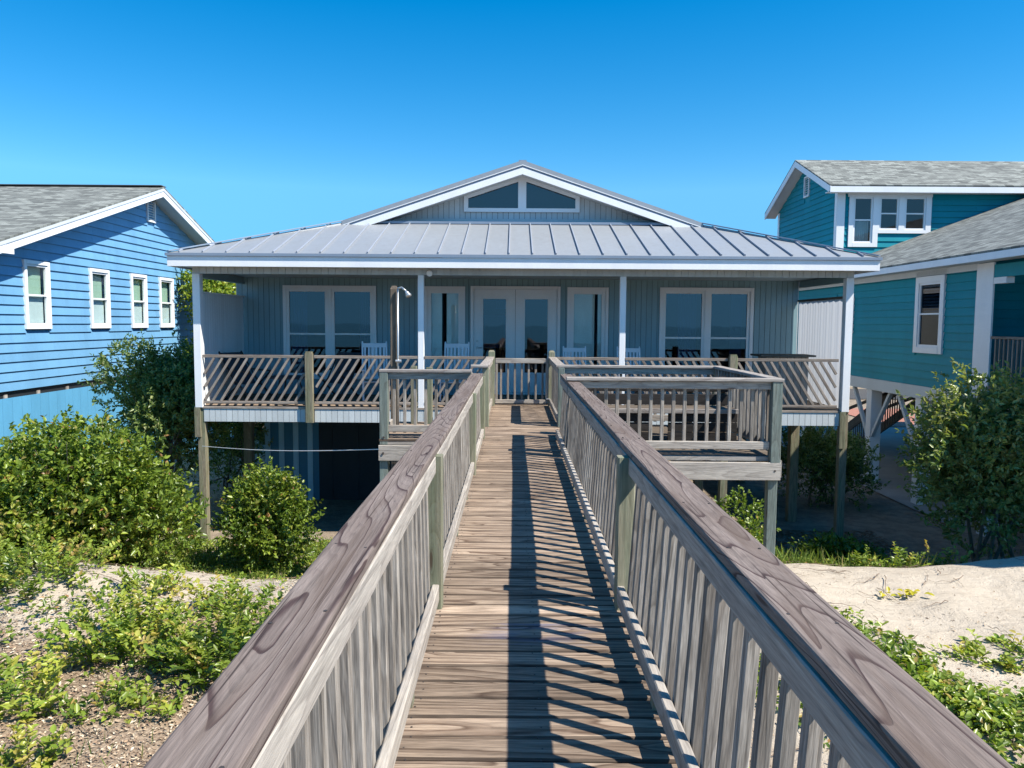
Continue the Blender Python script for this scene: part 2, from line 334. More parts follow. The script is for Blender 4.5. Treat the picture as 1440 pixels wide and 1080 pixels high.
def ground():
    def axis(a, b, st, lim):
        c = list(np.arange(a, b, st)); s = st
        lo = [a]; hi = [b]
        while lo[-1] > -lim: s *= 1.25; lo.append(lo[-1] - s)
        s = st
        while hi[-1] < lim: s *= 1.25; hi.append(hi[-1] + s)
        return np.array(lo[:0:-1] + c + hi)
    xs = axis(-11, 12, .09, 2500); ys = axis(1.5, 15, .09, 2500)
    X, Y = np.meshgrid(xs, ys); Z = H(X, Y)
    nx, ny = len(xs), len(ys)
    v = np.stack([X, Y, Z], -1).reshape(-1, 3)
    i = np.arange(nx * ny).reshape(ny, nx)
    f = np.stack([i[:-1, :-1], i[:-1, 1:], i[1:, 1:], i[1:, :-1]], -1).reshape(-1, 4)
    me = bpy.data.meshes.new('ground'); me.vertices.add(len(v)); me.vertices.foreach_set('co', v.ravel())
    me.loops.add(f.size); me.loops.foreach_set('vertex_index', f.ravel())
    me.polygons.add(len(f)); me.polygons.foreach_set('loop_start', np.arange(0, f.size, 4)); me.polygons.foreach_set('loop_total', np.full(len(f), 4))
    me.polygons.foreach_set('use_smooth', [True] * len(f)); me.update()
    o = bpy.data.objects.new('ground', me); COL.objects.link(o)
    m = N('sand_and_litter_ground'); P = m.pos()
    big = m.noise(P, .55, 4, .6); med = m.noise(P, 4, 4, .65); fine = m.noise(P, 60, 3, .6); gr = m.noise(P, 400, 2, .6)
    sand = m.mix(m.ramp(med, [(.35, 0), (.7, 1)]), (.55, .48, .385), (.47, .405, .32))
    sand = m.mix(m.ramp(fine, [(.58, 0), (.75, .6)]), sand, (.38, .30, .22))
    lit = m.mix(m.ramp(m.noise(P, 38, 4, .7), [(.35, 0), (.6, 1)]), (.17, .12, .085), (.40, .31, .22))
    sx = m.n('SeparateXYZ'); m.l(P, sx.inputs[0])
    # litter covers the near slope; the crest and beyond is bare sand
    fx = m.ramp(m.math('DIVIDE', m.math('ADD', m.math('ADD', sx.outputs[1], m.math('MULTIPLY', m.math('GREATER_THAN', sx.outputs[0], 0.0), 1.4)), m.math('MULTIPLY', m.math('SUBTRACT', big, .5), 5.0)), 15), [(.475, 1), (.53, 0)])
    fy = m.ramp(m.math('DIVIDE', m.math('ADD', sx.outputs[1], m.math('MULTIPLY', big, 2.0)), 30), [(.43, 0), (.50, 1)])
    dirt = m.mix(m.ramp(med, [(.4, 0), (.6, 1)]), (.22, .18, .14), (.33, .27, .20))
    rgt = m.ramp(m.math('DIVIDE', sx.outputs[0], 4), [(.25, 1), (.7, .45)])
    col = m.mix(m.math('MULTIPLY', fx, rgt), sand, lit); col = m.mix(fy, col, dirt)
    m.l(col, m.b.inputs['Base Color']); m.b.inputs['Roughness'].default_value = .95; m.b.inputs['Specular IOR Level'].default_value = .1
    rip = m.noise(m.vmul(P, (1.5, 8, 1)), 1, 3, .5, .6)
    hh = m.math('ADD', m.math('MULTIPLY', rip, .55), m.math('ADD', m.math('MULTIPLY', med, .7), m.math('ADD', m.math('MULTIPLY', fine, .22), m.math('MULTIPLY', gr, .05))))
    m.bump(hh, .8, .08)
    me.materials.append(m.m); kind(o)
ground()
def sheet(name, x0, x1, y0, y1, z, mat):
    mb = MB(); mb.add([(x0, y0, z), (x1, y0, z), (x1, y1, z), (x0, y1, z)], [(0, 1, 2, 3)]); o = mb.build(name, mat); kind(o); return o
mw = N('sea_water'); mw.b.inputs['Base Color'].default_value = (.02, .08, .10, 1); mw.b.inputs['Roughness'].default_value = .15
mw.bump(mw.noise(mw.pos(), .8, 4), .4, .3)
sheet('sea', -2500, 2500, -2500, -22, -4.2, mw.m)
mc = N('concrete'); mc.l(mc.mix(mc.ramp(mc.noise(mc.pos(), 1.2, 6, .65), [(.35, 0), (.7, 1)]), (.36, .34, .31), (.27, .25, .23)), mc.b.inputs['Base Color']); mc.b.inputs['Roughness'].default_value = .9
sheet('driveway', 9.0, 21, 15.6, 31, -2.59, mc.m)
mr = N('brick_paving'); brk = mr.n('TexBrick'); mr.l(mr.pos(), brk.inputs['Vector']); brk.inputs['Scale'].default_value = 3
brk.inputs['Color1'].default_value = (.42, .15, .09, 1); brk.inputs['Color2'].default_value = (.34, .12, .08, 1); brk.inputs['Mortar'].default_value = (.3, .25, .2, 1)
mr.l(brk.outputs[0], mr.b.inputs['Base Color']); mr.b.inputs['Roughness'].default_value = .85
sheet('brick_path', 15.5, 20, 31.2, 38, -2.585, mr.m)
ma = N('asphalt'); ma.l(ma.mix(ma.noise(ma.pos(), 3, 5), (.045, .045, .048), (.075, .075, .075)), ma.b.inputs['Base Color']); ma.b.inputs['Roughness'].default_value = .9
sheet('road', -80, 80, 43, 50, -2.585, ma.m)

# ================================================================ BOARDWALK
BW = thing('boardwalk', 'weathered wooden boardwalk with railings leading over the sand to the grey house', 'boardwalk', (0, 0, 0))
LX, RX = -.40, .597            # inner faces of fascia boards
def deck_boards(x0, x1, y0, y1, name='decking'):
    mb = MB(); y = y0
    while y < y1:
        w = .138; a = ruv(.0025)
        mb.board((x0 + ruv(.012), y + w / 2 + a, -.019 + ruv(.0018)), (x1 + ruv(.012), y + w / 2 - a, -.019 + ruv(.0018)), w, .038, ch=.007)
        y += w + random.uniform(.006, .012)
    return mb
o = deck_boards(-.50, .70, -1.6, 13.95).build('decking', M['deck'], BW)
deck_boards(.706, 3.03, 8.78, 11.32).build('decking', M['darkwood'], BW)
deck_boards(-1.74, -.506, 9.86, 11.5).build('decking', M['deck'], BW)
# nail heads
mb = MB()
y = -1.6 + .069
while y < 13.9:
    for x in (-.37, .10, .60):
        for dy in (-.035, .035):
            xx, yy = x + ruv(.012), y + dy + ruv(.006)
            mb.prism([(.004 * math.cos(a), .004 * math.sin(a)) for a in (0, 1.05, 2.1, 3.14, 4.19, 5.24)], (xx, yy, -.003), (xx, yy, .0015), (0, 1, 0))
    y += .144
for k in range(17):
    for xc in (-.4725, .675):
        for dx in (-.045, .045):
            xx, yy = xc + dx + ruv(.008), .55 + k * .55 + ruv(.05)
            mb.prism([(.0045 * math.cos(a), .0045 * math.sin(a)) for a in (0, 1.05, 2.1, 3.14, 4.19, 5.24)], (xx, yy, .83), (xx, yy, .8512), (0, 1, 0))
kind(mb.build('nail_heads', M['rust'], BW), 'stuff')
# joists and beams
for x in (-.46, .10, .655):
    mb = MB(); mb.box(x - .019, x + .019, -1.6, 13.9, -.235, -.04, ch=.004); mb.build('joist', M['rail'], BW)
for y in (.4, 3.97, 7.5, 11.1, 13.6):
    mb = MB(); mb.box(-.52, .72, y - .02, y + .02, -.42, -.237, ch=.004); mb.build('beam', M['rail'], BW)
    for x in (-.47, .67):
        if (x > 0 and y > 8): continue
        mb = MB(); mb.box(x - .045, x + .045, y - .066, y - .022, -3.4, -.24, ax=2, ch=.006)
        mb.build('support_post', M['pile'], BW)

def rail_run(side, y0, y1, ztop=.85, cap=True, near_y=None):
    """side -1/+1: along Y at the walkway; inner face leans out a little"""
    xi = LX if side < 0 else RX
    s = side
    RL = bpy.data.objects.new('railing', None); COL.objects.link(RL); RL.parent = BW
    return RL, xi, s
balusters = []          # (y, function making it)
def add_baluster(p0, p1, rl, up):
    balusters.append((p0, p1, rl, up))
def flush_balusters():
    cs = sorted(balusters, key=lambda b: b[0][1]); cs = [c for c in cs if c[0][1] > .9] + [c for c in cs if c[0][1] <= .9]
    rest = MB()
    for i, (p0, p1, rl, up) in enumerate(cs):
        c = .002; w = .0375
        mb = MB() if i < 98 else rest
        mb.board(p0, p1, w, w, up=up, ch=.003)
        if i < 98: mb.build('baluster', M['baluster'], rl)
    if rest.v: kind(rest.build('balusters', M['baluster'], BW), 'stuff')

def side_section(s, y0, y1, zt=.85):
    """one railing bay between posts on side s"""
    xi = LX if s < 0 else RX; xb = -.383 if s < 0 else .548
    RL = bpy.data.objects.new('railing', None); COL.objects.link(RL); RL.parent = BW
    mb = MB(); mb.box(min(xi, xi + s * .038), max(xi, xi + s * .038), y0, y1, zt - .127, zt - .039, ax=1, ch=.004); mb.build('top_rail', M['rail'], RL)
    mb = MB(); mb.box(min(xb, xb + s * .038), max(xb, xb + s * .038), y0, y1, .045, .134, ax=1, ch=.005); mb.build('bottom_rail', M['rail'], RL)
    ym = (y0 + y1) / 2 - .4
    for yy in ((ym, ym + 1.1) if y1 - y0 > 2 else ()):
        mb = MB(); mb.box(min(xb + s * .004, xb + s * .034), max(xb + s * .004, xb + s * .034), yy - .03, yy + .03, 0, .044, ax=2); mb.build('rail_block', M['post'], RL)
    n = int((y1 - y0) / .142); st = (y1 - y0) / n
    for k in range(n):
        y = y0 + st * (k + .5) + ruv(.006)
        add_baluster((xb + s * .058, y, .03), (xi + s * .058, y, zt - .045 + ruv(.01)), RL, (0, 1, 0))
    return RL
def cap(p0, p1, w=.143, th=.038, name='rail_cap', mat='cap', parent=None, n=None):
    """slightly warped cap board with rounded edges"""
    mb = MB(); p0 = Vector(p0); p1 = Vector(p1); L = (p1 - p0).length; n = n or max(2, int(L / .25)); c = .007
    a, b = w / 2, th / 2
    prof = [(-a + c, -b), (a - c, -b), (a - c * .3, -b + c * .3), (a, -b + c), (a, b - c), (a - c * .3, b - c * .3), (a - c, b), (0, b - .0012), (-a + c, b), (-a + c * .3, b - c * .3), (-a, b - c), (-a, -b + c), (-a + c * .3, -b + c * .3)]
    d = (p1 - p0).normalized(); sd = d.cross(Vector((0, 0, 1))).normalized(); off = (random.uniform(-40, 40), random.uniform(-40, 40), random.uniform(-40, 40))
    vs = []; w_ = []; m = len(prof); ph = random.uniform(0, 6)
    for i in range(n + 1):
        t = i / n; q = p0.lerp(p1, t); wx = .0025 * math.sin(t * L * 1.3 + ph); wz = .0015 * math.sin(t * L * 2.1 + ph)
        for (x, y) in prof:
            vs.append(q + sd * (x + wx) + Vector((0, 0, y + wz))); w_.append((x + off[0], t * L + off[1], y + off[2]))
    fs = []
    for i in range(n):
        for j in range(m): fs.append((i * m + j, i * m + (j + 1) % m, (i + 1) * m + (j + 1) % m, (i + 1) * m + j))
    fs += [tuple(range(m)), tuple(range(n * m, n * m + m))]
    mb.add(vs, fs, w_, rn=random.uniform(.35, .65)); return mb.build(name, M[mat], parent or BW)
def post(x0, x1, y0, y1, z0, z1, mat='post', name='post', top=0.0, parent=None, bolt=False):
    mb = MB(); mb.box(x0, x1, y0, y1, z0, z1, ax=2, ch=.006)
    if top:
        cx, cy = (x0 + x1) / 2, (y0 + y1) / 2; hx, hy = (x1 - x0) / 2, (y1 - y0) / 2
        vs = [(x0, y0, z1), (x1, y0, z1), (x1, y1, z1), (x0, y1, z1), (cx - hx * .6, cy - hy * .6, z1 + top), (cx + hx * .6, cy - hy * .6, z1 + top), (cx + hx * .6, cy + hy * .6, z1 + top), (cx - hx * .6, cy + hy * .6, z1 + top)]
        mb.add(vs, [(0, 1, 5, 4), (1, 2, 6, 5), (2, 3, 7, 6), (3, 0, 4, 7), (4, 5, 6, 7)])
    return mb.build(name, M[mat], parent or BW)
# left side
LY = [.42, 3.93, 7.50]
prev = -1.55
for y in LY:
    post(-.458, -.369, y, y + .089, -.235, .811)
    side_section(-1, prev, y - .002); prev = y + .091
side_section(-1, prev, 9.90)
post(-.462, -.373, 9.90, 9.989, -.235, .811)
cap((-.4725, -1.6, .831), (-.4725, 5.35, .831)); cap((-.4725, 5.354, .830), (-.4755, 9.99, .832))
# right side
prev = -1.55
for y, x in ((.42, .545), (3.93, .545), (8.48, .639), (9.88, .639)):
    post(x, x + .089, y, y + .089, -.235, .811)
    side_section(1, prev, y - .002); prev = y + .091
cap((.675, -1.6, .833), (.6735, 4.30, .831)); cap((.682, 4.304, .828), (.676, 9.98, .830))
# upper section towards the gate, both sides, cap at z .9
for s in (-1, 1):
    xp = -.449 if s < 0 else .645
    post(xp, xp + .089, 11.10, 11.189, -.235, .861, mat='greypost' if s > 0 else 'post')
    post(xp - .015, xp + .10, 13.93, 14.04, -.235, .985, mat='post', top=.03, name='gate_post')
    xi = -.385 if s < 0 else .645
    RL = bpy.data.objects.new('railing', None); COL.objects.link(RL); RL.parent = BW
    mb = MB(); mb.box(min(xi, xi + s * .038), max(xi, xi + s * .038), 11.192, 13.925, .773, .861, ax=1, ch=.004); mb.build('top_rail', M['rail'], RL)
    mb = MB(); mb.box(min(xi, xi + s * .038), max(xi, xi + s * .038), 11.192, 13.925, .045, .134, ax=1, ch=.004); mb.build('bottom_rail', M['rail'], RL)
    for k in range(19): add_baluster((xi + s * .058, 11.26 + k * .142, .03), (xi + s * .058, 11.26 + k * .142, .85), RL, (0, 1, 0))
    cap((xi + s * .045, 11.205, .882), (xi + s * .045, 13.925, .882), mat='palecap')
cap((-.62, 11.13, .882), (-.372, 11.13, .882), mat='palecap')

def cross_rail(x0, x1, y, zt=.9, z0=0, n=None, facing=-1, mat='rail'):
    """railing bay running along X at y, front face towards the sea"""
    RL = bpy.data.objects.new('railing', None); COL.objects.link(RL); RL.parent = BW
    mb = MB(); mb.box(x0, x1, y, y + .038, zt - .127, zt - .039, ax=0, ch=.004); mb.build('top_rail', M['rail'], RL)
    mb = MB(); mb.box(x0, x1, y, y + .038, .085, .173, ax=0, ch=.004); mb.build('bottom_rail', M['rail'], RL)
    n = n or int((x1 - x0) / .128); st = (x1 - x0) / n
    for k in range(n):
        x = x0 + st * (k + .5); add_baluster((x, y + .058, .07), (x, y + .058, zt - .045), RL, (0, 1, 0))
    return RL
def y_rail(x, y0, y1, zt=.9):
    RL = bpy.data.objects.new('railing', None); COL.objects.link(RL); RL.parent = BW
    mb = MB(); mb.box(x - .019, x + .019, y0, y1, zt - .127, zt - .039, ax=1, ch=.004); mb.build('top_rail', M['rail'], RL)
    mb = MB(); mb.box(x - .019, x + .019, y0, y1, .085, .173, ax=1, ch=.004); mb.build('bottom_rail', M['rail'], RL)
    n = int((y1 - y0) / .15)
    for k in range(n):
        y = y0 + (y1 - y0) / n * (k + .5); add_baluster((x - .039, y, .07), (x - .039, y, zt - .045), RL, (0, 1, 0))
# right platform
cross_rail(.735, 2.925, 8.70)
cap((.60, 8.725, .881), (3.055, 8.725, .881), mat='palecap')
post(2.93, 3.045, 8.66, 8.775, -.06, .861, mat='greypost')
cross_rail(.74, 2.93, 11.24); cap((.62, 11.265, .881), (3.055, 11.265, .881), mat='palecap')
post(2.93, 3.03, 11.22, 11.32, -.235, .861)
y_rail(2.985, 8.78, 11.215); cap((2.985, 8.80, .883), (2.985, 11.19, .883), mat='palecap')
mb = MB(); mb.box(.72, 3.04, 8.735, 8.773, -.055, -.003, ax=0, ch=.003); mb.build('deck_edge', M['rail'], BW)
mb = MB(); mb.box(.70, 3.05, 8.66, 8.70, -.265, -.06, ax=0, ch=.005); mb.build('beam', M['rail'], BW)
mb = MB(); mb.box(.72, 3.05, 11.22, 11.26, -.3, -.04, ax=0, ch=.005); mb.build('beam', M['rail'], BW)
mb = MB(); mb.box(3.035, 3.075, 8.702, 11.3, -.24, -.04, ax=1, ch=.005); mb.build('joist', M['rail'], BW)
for x in (1.4, 2.2):
    mb = MB(); mb.box(x - .019, x + .019, 8.78, 11.2, -.235, -.04, ax=1); mb.build('joist', M['darkwood'], BW)
post(2.925, 3.035, 8.705, 8.81, -3.3, -.27, mat='greypost', name='support_post')
post(3.03, 3.135, 11.1, 11.215, -3.3, -.3, mat='pile', name='support_post')
post(.9, 1.0, 11.1, 11.2, -3.3, -.3, mat='pile', name='support_post')
for x in (2.985,):
    mb = MB(); mb.tube([(x, 8.655, -.155), (x, 8.662, -.155)], .012); mb.build('bolt', M['rust'], BW)
# left platform
cross_rail(-1.625, -.53, 9.90); cap((-1.735, 9.925, .881), (-.545, 9.925, .881), mat='palecap')
post(-1.735, -1.625, 9.86, 9.965, -.075, .861, mat='greypost')
post(-1.735, -1.625, 9.86, 9.965, -3.2, -.285, mat='greypost', name='support_post')
mb = MB(); mb.box(-1.74, -.52, 9.815, 9.855, -.28, -.08, ax=0, ch=.005); mb.build('beam', M['rail'], BW)
mb = MB(); mb.box(-1.73, -.52, 9.862, 9.90, -.078, -.003, ax=0, ch=.003); mb.build('deck_edge', M['rail'], BW)
mb = MB(); mb.tube([(-1.68, 9.80, -.18), (-1.68, 9.814, -.18)], .014); mb.tube([(-1.68, 9.85, .02), (-1.68, 9.859, .02)], .014); mb.build('bolt', M['rust'], BW)
post(-1.53, -1.44, 11.35, 11.44, -3.2, .86, name='post'); post(-1.30, -1.21, 11.35, 11.44, -.2, .84, name='post')
y_rail(-1.68, 9.97, 10.55)
# gate
GT = bpy.data.objects.new('gate', None); COL.objects.link(GT); GT.parent = BW; GT.location = (0, 13.98, 0)
mb = MB(); mb.box(-.335, .625, 13.96, 14.0, .78, .87, ax=0, ch=.004); mb.box(-.335, .625, 13.96, 14.0, .045, .115, ax=0, ch=.004)
mb.box(-.335, -.29, 13.965, 13.995, .116, .779, ax=2); mb.box(.58, .625, 13.965, 13.995, .116, .779, ax=2); mb.build('gate_frame', M['rail'], GT)
for k in range(7):
    x = -.235 + k * .127; add_baluster((x, 14.02, .06), (x, 14.02, .84), GT, (0, 1, 0))
mb = MB(); mb.tube([(.60, 13.93, .13), (.66, 13.90, .13)], .015); mb.build('latch', M['steel'], GT)
flush_balusters()

# ---------------------------------------------------------------- bench on right platform, shower, cord
BN = thing('bench', 'long dark wooden bench with a pale seat edge inside the right platform', 'bench', (1.85, 9.95, 0))
mb = MB()
for k in range(3): mb.box(.78, 2.86, 9.75 + k * .145, 9.885 + k * .145, .392, .43, ax=0, ch=.005)
mb.build('seat', M['darkwood'], BN); mb = MB(); mb.box(.78, 2.86, 9.705, 9.745, .375, .432, ax=0, ch=.004); mb.build('seat_edge', M['palecap'], BN)
for x in (1.0, 1.68, 2.36, 2.8):
    mb = MB(); mb.box(x - .045, x + .045, 10.26, 10.35, 0.0, .80, ax=2, ch=.004); mb.build('leg', M['darkwood'], BN)
mb = MB()
for z0, z1 in ((.434, .575), (.61, .80)): mb.box(.78, 2.86, 10.21, 10.255, z0, z1, ax=0, ch=.004)
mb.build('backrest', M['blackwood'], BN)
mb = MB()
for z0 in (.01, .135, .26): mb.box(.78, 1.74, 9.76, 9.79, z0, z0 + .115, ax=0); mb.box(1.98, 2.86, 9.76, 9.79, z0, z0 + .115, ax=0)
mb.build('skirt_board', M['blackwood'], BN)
SH = thing('outdoor_shower', 'outdoor shower with a galvanised pipe and head on a tall grey post', 'shower', (-1.72, 11.1, 0))
mb = MB(); mb.box(-1.785, -1.68, 11.08, 11.18, -.9, 1.98, ax=2, ch=.008)
mb.add([(-1.785, 11.08, 1.98), (-1.68, 11.08, 1.98), (-1.68, 11.18, 1.98), (-1.785, 11.18, 1.98), (-1.76, 11.1, 2.03), (-1.7, 11.1, 2.03), (-1.7, 11.16, 2.03), (-1.76, 11.16, 2.03)], [(0, 1, 5, 4), (1, 2, 6, 5), (2, 3, 7, 6), (3, 0, 4, 7), (4, 5, 6, 7)])
mb.build('post', M['darkwood'], SH)
mb = MB(); mb.tube([(-1.668, 11.05, .02), (-1.668, 11.05, 1.99), (-1.60, 10.98, 2.0), (-1.54, 10.92, 1.955)], .013); mb.build('pipe', M['steel'], SH, smooth=True)
mb = MB(); mb.tube([(-1.54, 10.92, 1.955), (-1.50, 10.88, 1.90), (-1.485, 10.865, 1.875)], [.012, .035, .042], 14); mb.build('shower_head', M['steel'], SH, smooth=True)
mb = MB(); mb.tube([(-1.70, 11.03, .95), (-1.62, 11.03, .95)], .022); mb.build('valve', M['steel'], SH)
mb = MB(); pts = []
for k in range(13):
    t = k / 12; pts.append((-5.69 + t * 3.95, 13.9 - t * 3.93, -.775 + t * .62 - .05 * math.sin(math.pi * t)))
mb.tube(pts, .006, 6); tag(mb.build('rope', M['cord']), 'thin white cord strung under the left porch to the left platform post', 'rope')

# ================================================================ GREY BEACH HOUSE
HS = thing('beach_house', 'grey single-storey beach house on piles with a metal roof and a wide front porch', 'house', (.15, 15, -2.6))
def vboards(mb, x0, x1, y, zf, th=.012, w=.115, gap=.008, along='x', face=-1, cuts=()):
    """vertical boards over openings handled by zf(x)->[(z0,z1)...]"""
    n = max(1, round((x1 - x0) / w)); w = (x1 - x0) / n
    for i in range(n):
        a = x0 + i * w + gap / 2; b = x0 + (i + 1) * w - gap / 2
        ed = [a] + [c for c in sorted(cuts) if a + .004 < c < b - .004] + [b]
        for a, b, (z0, z1) in [(p, q, zz) for p, q in zip(ed[:-1], ed[1:]) for zz in zf((p + q) / 2, p, q)]:
            if z1 - z0 < .01: continue
            if along == 'x': mb.box(a, b, min(y, y + face * th), max(y, y + face * th), z0, z1, ax=2)
            else: mb.box(min(y, y + face * th), max(y, y + face * th), a, b, z0, z1, ax=2)
OPEN = [(-4.87, -3.02, .35, 2.21), (3.175, 5.03, .35, 2.22), (-1.86, -1.11, .28, 2.21), (1.19, 1.95, .28, 2.21), (-.87, .92, .02, 2.22)]
def fw(xm, a, b):
    for (x0, x1, z0, z1) in OPEN:
        if x0 < xm < x1: return [(-.1, z0), (z1, 2.60)]
    return [(-.1, 2.60)]
mb = MB(); vboards(mb, -5.93, 6.05, 16.5, fw, cuts=[v for o_ in OPEN for v in o_[:2]]); mb.build('wall', M['shadedsiding'], HS)
mb = MB()     # groove backing split round the openings
xs = [-5.93, 6.05]
cur = -5.93
for (x0, x1, z0, z1) in sorted(OPEN):
    mb.box(cur, x0, 16.501, 16.58, -.1, 2.60, ax=2); mb.box(x0, x1, 16.501, 16.58, z1, 2.60, ax=0); mb.box(x0, x1, 16.501, 16.58, -.1, z0, ax=0); cur = x1
mb.box(cur, 6.05, 16.501, 16.58, -.1, 2.60, ax=2); mb.build('wall_backing', M['groove'], HS)
for x, f in ((-5.93, -1), (6.05, 1)):
    mb = MB(); mb.box(x - .04, x + .04, 16.6, 27, -.1, 2.62, ax=1)
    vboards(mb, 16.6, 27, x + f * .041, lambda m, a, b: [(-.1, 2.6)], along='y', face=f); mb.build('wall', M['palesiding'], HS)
mb = MB(); mb.box(-5.9, 6.0, 26.92, 27.0, -.1, 2.6, ax=0); mb.build('wall', M['palesiding'], HS)
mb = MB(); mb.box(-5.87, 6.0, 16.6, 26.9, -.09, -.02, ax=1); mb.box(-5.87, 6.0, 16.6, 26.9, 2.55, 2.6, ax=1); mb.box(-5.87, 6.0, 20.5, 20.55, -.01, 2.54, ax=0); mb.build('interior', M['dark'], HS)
def trim_window(parent, x0, x1, z0, z1, y, cols, tr=.07, rail=None, face=-1, axis='x', trimmat='white', glassm='glass', fr=.045, name='window', head=0):
    """trim box x0..x1 outer; cols = list of glass openings (x0,x1); rail = z of meeting rail"""
    Wn = bpy.data.objects.new(name, None); COL.objects.link(Wn); Wn.parent = parent
    def B(mb, a, b, d0, d1, c, d, **k):
        lo, hi = min(y + face * d0, y + face * d1), max(y + face * d0, y + face * d1)
        if axis == 'x': mb.box(a, b, lo, hi, c, d, **k)
        else: mb.box(lo, hi, a, b, c, d, **k)
    mb = MB(); D0, D1 = -.05, .032
    B(mb, x0, x0 + tr, D0, D1, z0, z1, ax=2); B(mb, x1 - tr, x1, D0, D1, z0, z1, ax=2)
    B(mb, x0 + tr, x1 - tr, D0, D1 + .003, z1 - tr, z1); B(mb, x0 + tr, x1 - tr, D0, D1 + .006, z0, z0 + tr)
    ed = [x0 + tr] + [v for c in cols for v in c] + [x1 - tr]
    for i in range(2, len(ed) - 2, 2):
        if ed[i + 1 - 1] < ed[i + 1]: B(mb, ed[i], ed[i + 1], D0, D1 - .004, z0 + tr, z1 - tr, ax=2)
    mb.build('frame', M[trimmat], Wn)
    for (a, b) in cols:
        mb = MB(); s0, s1 = -.045, .012
        B(mb, a, a + fr, s0, s1, z0 + tr, z1 - tr, ax=2); B(mb, b - fr, b, s0, s1, z0 + tr, z1 - tr, ax=2)
        B(mb, a + fr, b - fr, s0, s1 - .003, z0 + tr, z0 + tr + fr); B(mb, a + fr, b - fr, s0, s1 - .003, z1 - tr - fr, z1 - tr)
        if rail: B(mb, a + fr, b - fr, s0, s1 - .001, rail - .018, rail + .018)
        mb.build('sash', M[trimmat], Wn)
        mb = MB(); B(mb, a + fr, b - fr, -.022, -.018, z0 + tr + fr, z1 - tr - fr); mb.build('pane', M[glassm], Wn)
    return Wn
def curtain(parent, x0, x1, y, z0, z1, mat='curtain', folds=7, amp=.03):
    mb = MB(); n = folds * 8; vs = []
    for i in range(n + 1):
        t = i / n; yy = y + amp * math.sin(t * folds * 6.283)
        vs += [(x0 + (x1 - x0) * t, yy, z0), (x0 + (x1 - x0) * t, yy, z1)]
    mb.add(vs, [(2 * i, 2 * i + 2, 2 * i + 3, 2 * i + 1) for i in range(n)]); return mb.build('curtain', M[mat], parent)
w = trim_window(HS, -4.94, -2.95, .28, 2.28, 16.485, [(-4.87, -3.985), (-3.905, -3.02)], rail=1.25, fr=.06)
curtain(w, -4.86, -4.50, 16.75, .3, 2.3); curtain(w, -3.35, -3.03, 16.75, .3, 2.3); curtain(w, -4.15, -3.98, 16.9, .3, 2.3)
w = trim_window(HS, 3.103, 5.103, .28, 2.29, 16.485, [(3.175, 4.065), (4.145, 5.03)], rail=1.22, fr=.06)
curtain(w, 3.6, 4.0, 16.95, .3, 2.3); curtain(w, 4.75, 5.0, 16.95, .3, 2.3)
for x0, x1, gap in ((-1.92, -1.05, (-1.55, -1.45)), (1.13, 2.01, (1.72, 1.79))):
    w = trim_window(HS, x0, x1, .20, 2.28, 16.485, [(x0 + .06, x1 - .06)], tr=.06, fr=.085, glassm='clearglass')
    mb = MB(); mb.box(x0 + .1, gap[0], 16.535, 16.54, .28, 2.2, ax=2); mb.box(gap[1], x1 - .1, 16.535, 16.54, .28, 2.2, ax=2); mb.build('blind', M['blind'], w)
# double door
for (a, b, nm) in ((-.932, -.86, 0), (.91, .98, 0)):
    pass
mb = MB(); mb.box(-.932, -.868, 16.44, 16.56, .0, 2.29, ax=2); mb.box(.918, .982, 16.44, 16.56, 0, 2.29, ax=2); mb.box(-.868, .918, 16.44, 16.56, 2.225, 2.293, ax=0); mb.box(-.868, .918, 16.42, 16.6, -.02, .02, ax=0); mb.build('door_frame', M['white'], HS)
for (a, b) in ((-.865, .022), (.028, .915)):
    D = bpy.data.objects.new('door', None); COL.objects.link(D); D.parent = HS
    mb = MB(); y0, y1 = 16.47, 16.515; g0, g1, gz0, gz1 = a + .2, b - .2, .45, 2.02
    mb.box(a, g0, y0, y1, .025, 2.222, ax=2); mb.box(g1, b, y0, y1, .025, 2.222, ax=2); mb.box(g0, g1, y0, y1, gz1, 2.222, ax=0); mb.box(g0, g1, y0, y1, .025, gz0, ax=0)
    mb.box(g0 + .04, g1 - .04, y0 - .012, y0 - .001, .12, .36, ax=0)
    mb.build('leaf', M['white'], D)
    mb = MB(); t = .03
    mb.box(g0 - t, g0, y0 - .012, y0 - .001, gz0 - t, gz1 + t, ax=2); mb.box(g1, g1 + t, y0 - .012, y0 - .001, gz0 - t, gz1 + t, ax=2); mb.box(g0, g1, y0 - .013, y0 - .001, gz1, gz1 + t, ax=0); mb.box(g0, g1, y0 - .013, y0 - .001, gz0 - t, gz0, ax=0)
    mb.build('glazing_bead', M['white'], D)
    mb = MB(); mb.box(g0, g1, 16.49, 16.495, gz0, gz1); mb.build('pane', M['glass'], D)
    if a < -.5:
        mb = MB(); mb.tube([(a + .08, 16.44, .98), (a + .19, 16.44, .98)], .011); mb.tube([(a + .08, 16.47, .98), (a + .08, 16.43, .98)], .025, 12); mb.tube([(a + .08, 16.47, 1.12), (a + .08, 16.445, 1.12)], .025, 12); mb.build('handle', M['steel'], D)
# interior glimpses: pale kitchen panel, far window with greenery light
IN = MB(); IN.box(-.75, -.1, 18.8, 18.84, .9, 1.7); IN.box(-.45, -.2, 18.7, 18.78, 1.85, 2.1); kk = IN.build('wall_cabinet', M['curtain'], HS)
